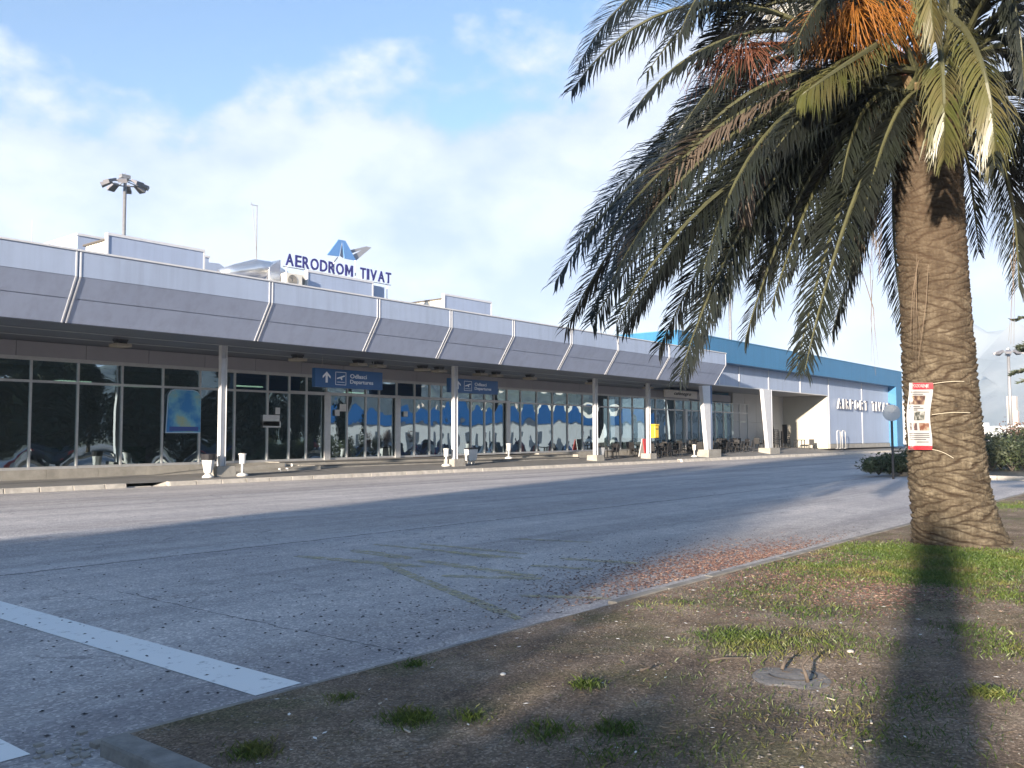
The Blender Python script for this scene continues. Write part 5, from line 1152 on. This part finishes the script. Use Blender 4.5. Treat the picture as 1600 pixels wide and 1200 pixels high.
# ============================================================ TREES BEHIND THE CAMERA (they cast the shade and show in the glass)
def tree_master(x, y, h, r_, seed, label, m, conif=False, n=11000):
    t = thing('evergreen_tree', (x, y, 0), label, 'tree', 'dark evergreen trees around the car park')
    q = np.random.default_rng(seed); f = q.random(n)**.8; zz_ = .06+.94*f
    prof = np.where(zz_ < .25, .55+zz_*1.8, (1-zz_)**.6*1.25) if not conif else (1-zz_)*1.05+.05
    a = q.uniform(0, 6.28, n); lob = 1+.22*np.sin(3*a+zz_*9)+.15*np.sin(7*a-zz_*17); rr = np.sqrt(q.random(n))*r_*prof*lob
    p = np.column_stack([rr*np.cos(a), rr*np.sin(a), zz_*h]); d = q.normal(size=(n, 3)); d /= np.linalg.norm(d, axis=1)[:, None]; e = np.cross(d, q.normal(size=(n, 3))); e /= np.linalg.norm(e, axis=1)[:, None]
    s = .30*q.uniform(.6, 1.3, (n, 1)); v = np.stack([p-d*s, p+e*s*.5, p+d*s, p-e*s*.5], 1).reshape(-1, 3)
    cloud_obj('crown', v, m, t, (0, 0, 0))
    tr_ = MB(); tr_.tube([(0, 0, 0), (.1, 0, h*.3), (0, .1, h*.6), (0, 0, h*.9)], [.28, .22, .14, .04], 8)
    for k in range(10):
        b_ = k*2.4; z = h*(.2+.07*k); tr_.tube([(0, 0, z), (math.cos(b_)*r_*.5, math.sin(b_)*r_*.5, z+.6), (math.cos(b_)*r_*.85, math.sin(b_)*r_*.85, z+.9)], [.09, .06, .02], 6)
    o = tr_.build('trunk', bark); o.parent = t
    return t
T1 = tree_master(-22, 1.7, 19.5, 3.5, 41, 'broad dark evergreen behind the viewer, first of the row', leafC)
T2 = tree_master(-24, 2.4, 19.5, 3.5, 42, 'tall conical evergreen behind the viewer', leafC, True, 10000)
wd_n = 'second third fourth fifth sixth seventh eighth ninth tenth eleventh twelfth thirteenth fourteenth fifteenth sixteenth seventeenth eighteenth nineteenth twentieth'.split()
for k, (x, y, s) in enumerate(((-17, 3.2, .93), (-30, .9, 1.0), (-19, 3.6, .9), (-35, -1.0, 1.1), (-27, 1.5, 1.0))):
    dup(T1, (x, y, 0), 'broad dark evergreen behind the viewer, %s of the row' % wd_n[k], rotz=k*1.3, scale=s)
for k, (x, y, s) in enumerate(((24, -9, .8), (29, -12, .9), (33, -9.5, .75), (38, -13, .95), (42, -9, .8), (47, -14, .95), (52, -11, .85), (57, -15, .95), (63, -13, .9), (36, -20, 1.0), (50, -22, 1.05), (68, -19, .9))):
    dup(T1 if k % 3 else T2, (x, y, 0), 'dark evergreen beyond the palm bed reflected in the glass, %s from the palm' % wd_n[k], rotz=k*1.7, scale=(s, s, s*.72))
T3 = tree_master(-13, 8.5, 7.6, 1.9, 47, 'small airy evergreen added behind the viewer to dapple the shade edge', leafC, False, 1500)  # sparse unseen trees added to feather the edge of the road shadow
dup(T3, (-8, 9.4, 0), 'small airy evergreen added behind the viewer nearest the road to dapple the shade', rotz=2.0, scale=(.8, .8, .8)); dup(T3, (-20, 7.3, 0), 'tall thin evergreen added behind the viewer by the road to dapple the shade', rotz=4.0, scale=(.9, .9, 1.5))
# bare trunk whose shadow runs to the palm
for k, (x, y, r__, h__) in enumerate(((-6.2, .9, 1.1, 2.1), (-7.0, 2.3, 1.1, 2.3), (-6.5, 3.6, 1.1, 2.2), (-8.5, 1.2, 1.2, 2.6), (-8.8, 3.0, 1.2, 2.6), (-5.6, .05, .9, 1.75), (-7.2, -.25, .9, 1.9))):
    bush(x, y, r__, h__, leafA, 200+k, 'leafy shrub behind the viewer, %s in the clump' % (['first']+wd_n)[k], n=2200, size=.12)
lt = thing('bare_tree', (-5.5, -1.22, 0), 'straight bare trunk standing behind the viewer', 'tree')
MB().tube([(-5.5, -1.22, 0), (-5.5, -1.22, 1.5), (-5.52, -1.2, 3.1)], [.31, .29, .26], 14).build('trunk', bark, lt, smooth=True)
MB().lathe((-5.52, -1.2, 3.1), [(.26, 0), (.27, .05), (.1, .09)], 14).build('cut_top', bark, lt)
cloud_obj('shadow_leaves', leaf_cloud(420, (.55, .55, .6), .09, 88), leafA, lt, (0, 0, 3.2))  # unseen leaf tuft added to break up the top of the trunk's shadow
# conifer whose branch tips reach in at the right edge
pt = thing('fir_tree', (0, 0, 0), 'dark fir whose branch tips reach in at the right edge', 'tree')
fb = atd(1760, 681, 17); fb.z = 0; pt.location = fb
tk = MB(); tk.tube([(0, 0, 0), (0, 0, 4), (0, 0, 6.5)], [.22, .12, .03], 8); o = tk.build('trunk', bark); o.parent = pt
nd = MB(); r_ = random.Random(9); back = -rt0
for (py, L, dz) in ((505, 2.05, .1), (548, 1.98, -.05), (590, 2.15, -.15), (604, 1.95, -.25), (640, 1.7, -.2), (470, 1.6, .1)):
    z = CAMH+(681-py)/F*17
    for s in range(5):
        ang = r_.uniform(-.5, .5) if s else 0; dr_ = (back*math.cos(ang)+fwd*math.sin(ang)); dr_.z = 0
        st_ = Vector((0, 0, z-dz+.1)); e = st_+dr_*L*(1 if s == 0 else r_.uniform(.7, .95))+Vector((0, 0, dz)); nd.cur = 0; nd.tube([st_, st_.lerp(e, .5)+Vector((0, 0, .12)), e], [.03, .018, .006], 5)
        nd.cur = 1
        for i in range(170):
            t_ = r_.uniform(.25, 1.0); p = st_.lerp(e, t_)+Vector((0, 0, .12*4*t_*(1-t_)))
            sd2 = dr_.cross(Vector((0, 0, 1))); tw2 = (dr_*r_.uniform(.3, 1)+sd2*r_.choice((-1, 1))*r_.uniform(.4, 1)+Vector((0, 0, r_.uniform(-.35, .25)))).normalized(); Lt = r_.uniform(.10, .28)*(1.15-t_*.5)
            w2 = Vector((0, 0, .009)); q = p+tw2*Lt; mq = p.lerp(q, .5)+Vector((0, 0, -.02)); nd.add([p-w2, p+w2, mq+w2*1.8, mq-w2*1.8, q], [(0, 1, 2, 3), (3, 2, 4)])
nd.v = [(v[0], v[1], v[2]) for v in nd.v]; o = nd.build('branches', [bark, leafC]); o.parent = pt

# parked cars and the blue-and-white building across the car park (seen in the glass)
def car(x, y, rz, c, cname, kindv, label, L=4.2, Hh=1.45):
    t = thing('parked_car', (x, y, 0), label, 'car', 'cars parked across the road')
    body = mat('car_'+cname, c, .25, metal=.2, spec=.7)
    def B(mb, n, m, **k): o = mb.build(n, m, None, **k); o.parent = t; return o
    h = L/2; prof = [(-h, .35), (-h, .75), (-h+.12, .88), (-h*.55, .95), (-h*.55+.02, .95), (h*.60, .97), (h-.15, .90), (h, .7), (h, .35)]
    m = MB(); m.prism([(a, -.84, b) for a, b in prof], (0, 1.68, 0)); B(m, 'body', body, bevel=.06)
    cab = [(-h*.50, .95), (-h*.22, Hh-.04), (h*.15, Hh), (h*.50, Hh-.1), (h*.68, .97)]
    m = MB(); n = len(cab); vs = [(a, -.76+.16*(b > 1.1), b) for a, b in cab]+[(a, .76-.16*(b > 1.1), b) for a, b in cab]
    m.add(vs, [tuple(range(n)), tuple(range(n, 2*n))[::-1]]+[(i, i+n, (i+1) % n+n, (i+1) % n) for i in range(n)]); B(m, 'cabin', mat('car_glass', (.02, .025, .03), .08), bevel=.03)
    B(MB().prism([(-h*.22, -.58, Hh-.03), (h*.15, -.58, Hh+.005), (h*.48, -.58, Hh-.085), (h*.48, -.58, Hh-.05), (h*.15, -.58, Hh+.035), (-h*.22, -.58, Hh)], (0, 1.16, 0)), 'roof_panel', body)
    for a in (-.62*h, .62*h):
        for s in (-1, 1):
            w_ = B(MB().tube([(a, s*.62, .31), (a, s*.86, .31)], .31, 18), 'wheel', black); rm = MB().tube([(a, s*.865, .31), (a, s*.875, .31)], .18, 14).build('rim', steel); rm.parent = w_
    for s in (-1, 1):
        B(MB().box((-h-.02, s*.62-.14, .62), (-h+.05, s*.62+.14, .76)), 'headlight', mat('headlamp', (.7, .7, .7), .15)); B(MB().box((h-.05, s*.66-.12, .65), (h+.02, s*.66+.12, .82)), 'tail_light', red)
    t.rotation_euler = (0, 0, rz); return t
cl_ = [((.55, .56, .58), 'silver'), ((.25, .03, .03), 'dark_red'), ((.70, .70, .68), 'white'), ((.03, .05, .12), 'navy'), ((.10, .22, .40), 'mid_blue'), ((.05, .05, .055), 'black'), ((.45, .45, .42), 'beige')]
for k, (x, y, r_) in enumerate(((26.5, -3.6, 1.5), (31.5, -5.6, 1.6), (58, -6.5, 1.55), (66, -9, 1.5), (71, -9, 1.6), (77, -9.4, 1.5), (82, -9, 1.55), (87.5, -9.2, 1.6), (93, -9, 1.5), (99, -9.5, 1.55), (106, -9, 1.6), (113, -9.3, 1.5), (46, -6, 1.5), (120, -9, 1.6))):
    c, n_ = cl_[(k*3+2) % 7]; car(x, y, r_, c, n_, 0, '%s hatchback parked across the road, %s along the line from the palm' % (n_.replace('_', ' '), (['nearest']+wd_n)[k]))
ob = thing('depot_building', (84, -36, 0), 'long low white building with a blue band across the car park', 'building')
ob.rotation_euler = (0, 0, R(32))
def Bd(mb, n, m): o = mb.build(n, m); o.parent = ob
Bd(MB().box((0, -10, 0), (52, 0, 3.6)), 'walls', mat('depot_white', (.66, .66, .66), .6, noise=.1, scale=.5))
Bd(MB().box((-.4, -10.4, 3.61), (52.4, .4, 5.3)), 'blue_band', mat('depot_blue', (.015, .11, .32), .45))
for k in range(7): Bd(MB().box((3+6.6*k, .01, .2), (5.0+6.6*k, .06, 2.6)), 'door', mat('depot_door', (.10, .12, .15), .4))
ob2 = thing('office_block', (160, -22, 0), 'grey office block with window rows beyond the depot', 'building')
MB().box((140, -40, 0), (185, -20, 7)).build('walls', mat('office_grey', (.45, .43, .40), .6, noise=.1, scale=.5), ob2)
for f_ in range(2):
    for k in range(12): MB().box((142+3.6*k, -19.99, 1+3.2*f_), (144.2+3.6*k, -19.95, 2.6+3.2*f_)).build('window', mat('car_glass', (.02, .025, .03), .08), ob2)
# parked tall mast in reflections and hillside houses
hh = MB(); r_ = random.Random(4); housem = mat('hill_house', (.62, .56, .48), .7, c2=(.5, .35, .28), scale=.05)
for k in range(240):
    a = R(r_.uniform(74, 165)); D = r_.uniform(860, 1150); x, y = D*math.sin(a), D*math.cos(a); z = (D-840)*.20+r_.uniform(0, 8); s = r_.uniform(3, 6)
    hh.box((x-s, y-s*.7, z-30), (x+s, y+s*.7, z+s*.9))
tag(hh.build('hillside_town', housem), 'pale hillside town spread along the foot of the mountain', 'town', kind='stuff')

# air
hz = MB().box((-3400, -3400, -1.2), (6400, 6400, 285)).build('haze', mat('haze_dummy', (1, 1, 1)))
hm = bpy.data.materials.new('haze'); hm.use_nodes = True; hm.node_tree.nodes.clear(); o_ = N(hm.node_tree, 'ShaderNodeOutputMaterial'); pvn = N(hm.node_tree, 'ShaderNodeVolumePrincipled')
pvn.inputs['Color'].default_value = (.66, .82, 1, 1); pvn.inputs['Density'].default_value = .00033; hm.node_tree.links.new(pvn.outputs[0], o_.inputs['Volume'])
hz.data.materials[0] = hm; hz['kind'] = 'stuff'; hz['label'] = 'pale blue haze over the whole scene'; hz['category'] = 'haze'
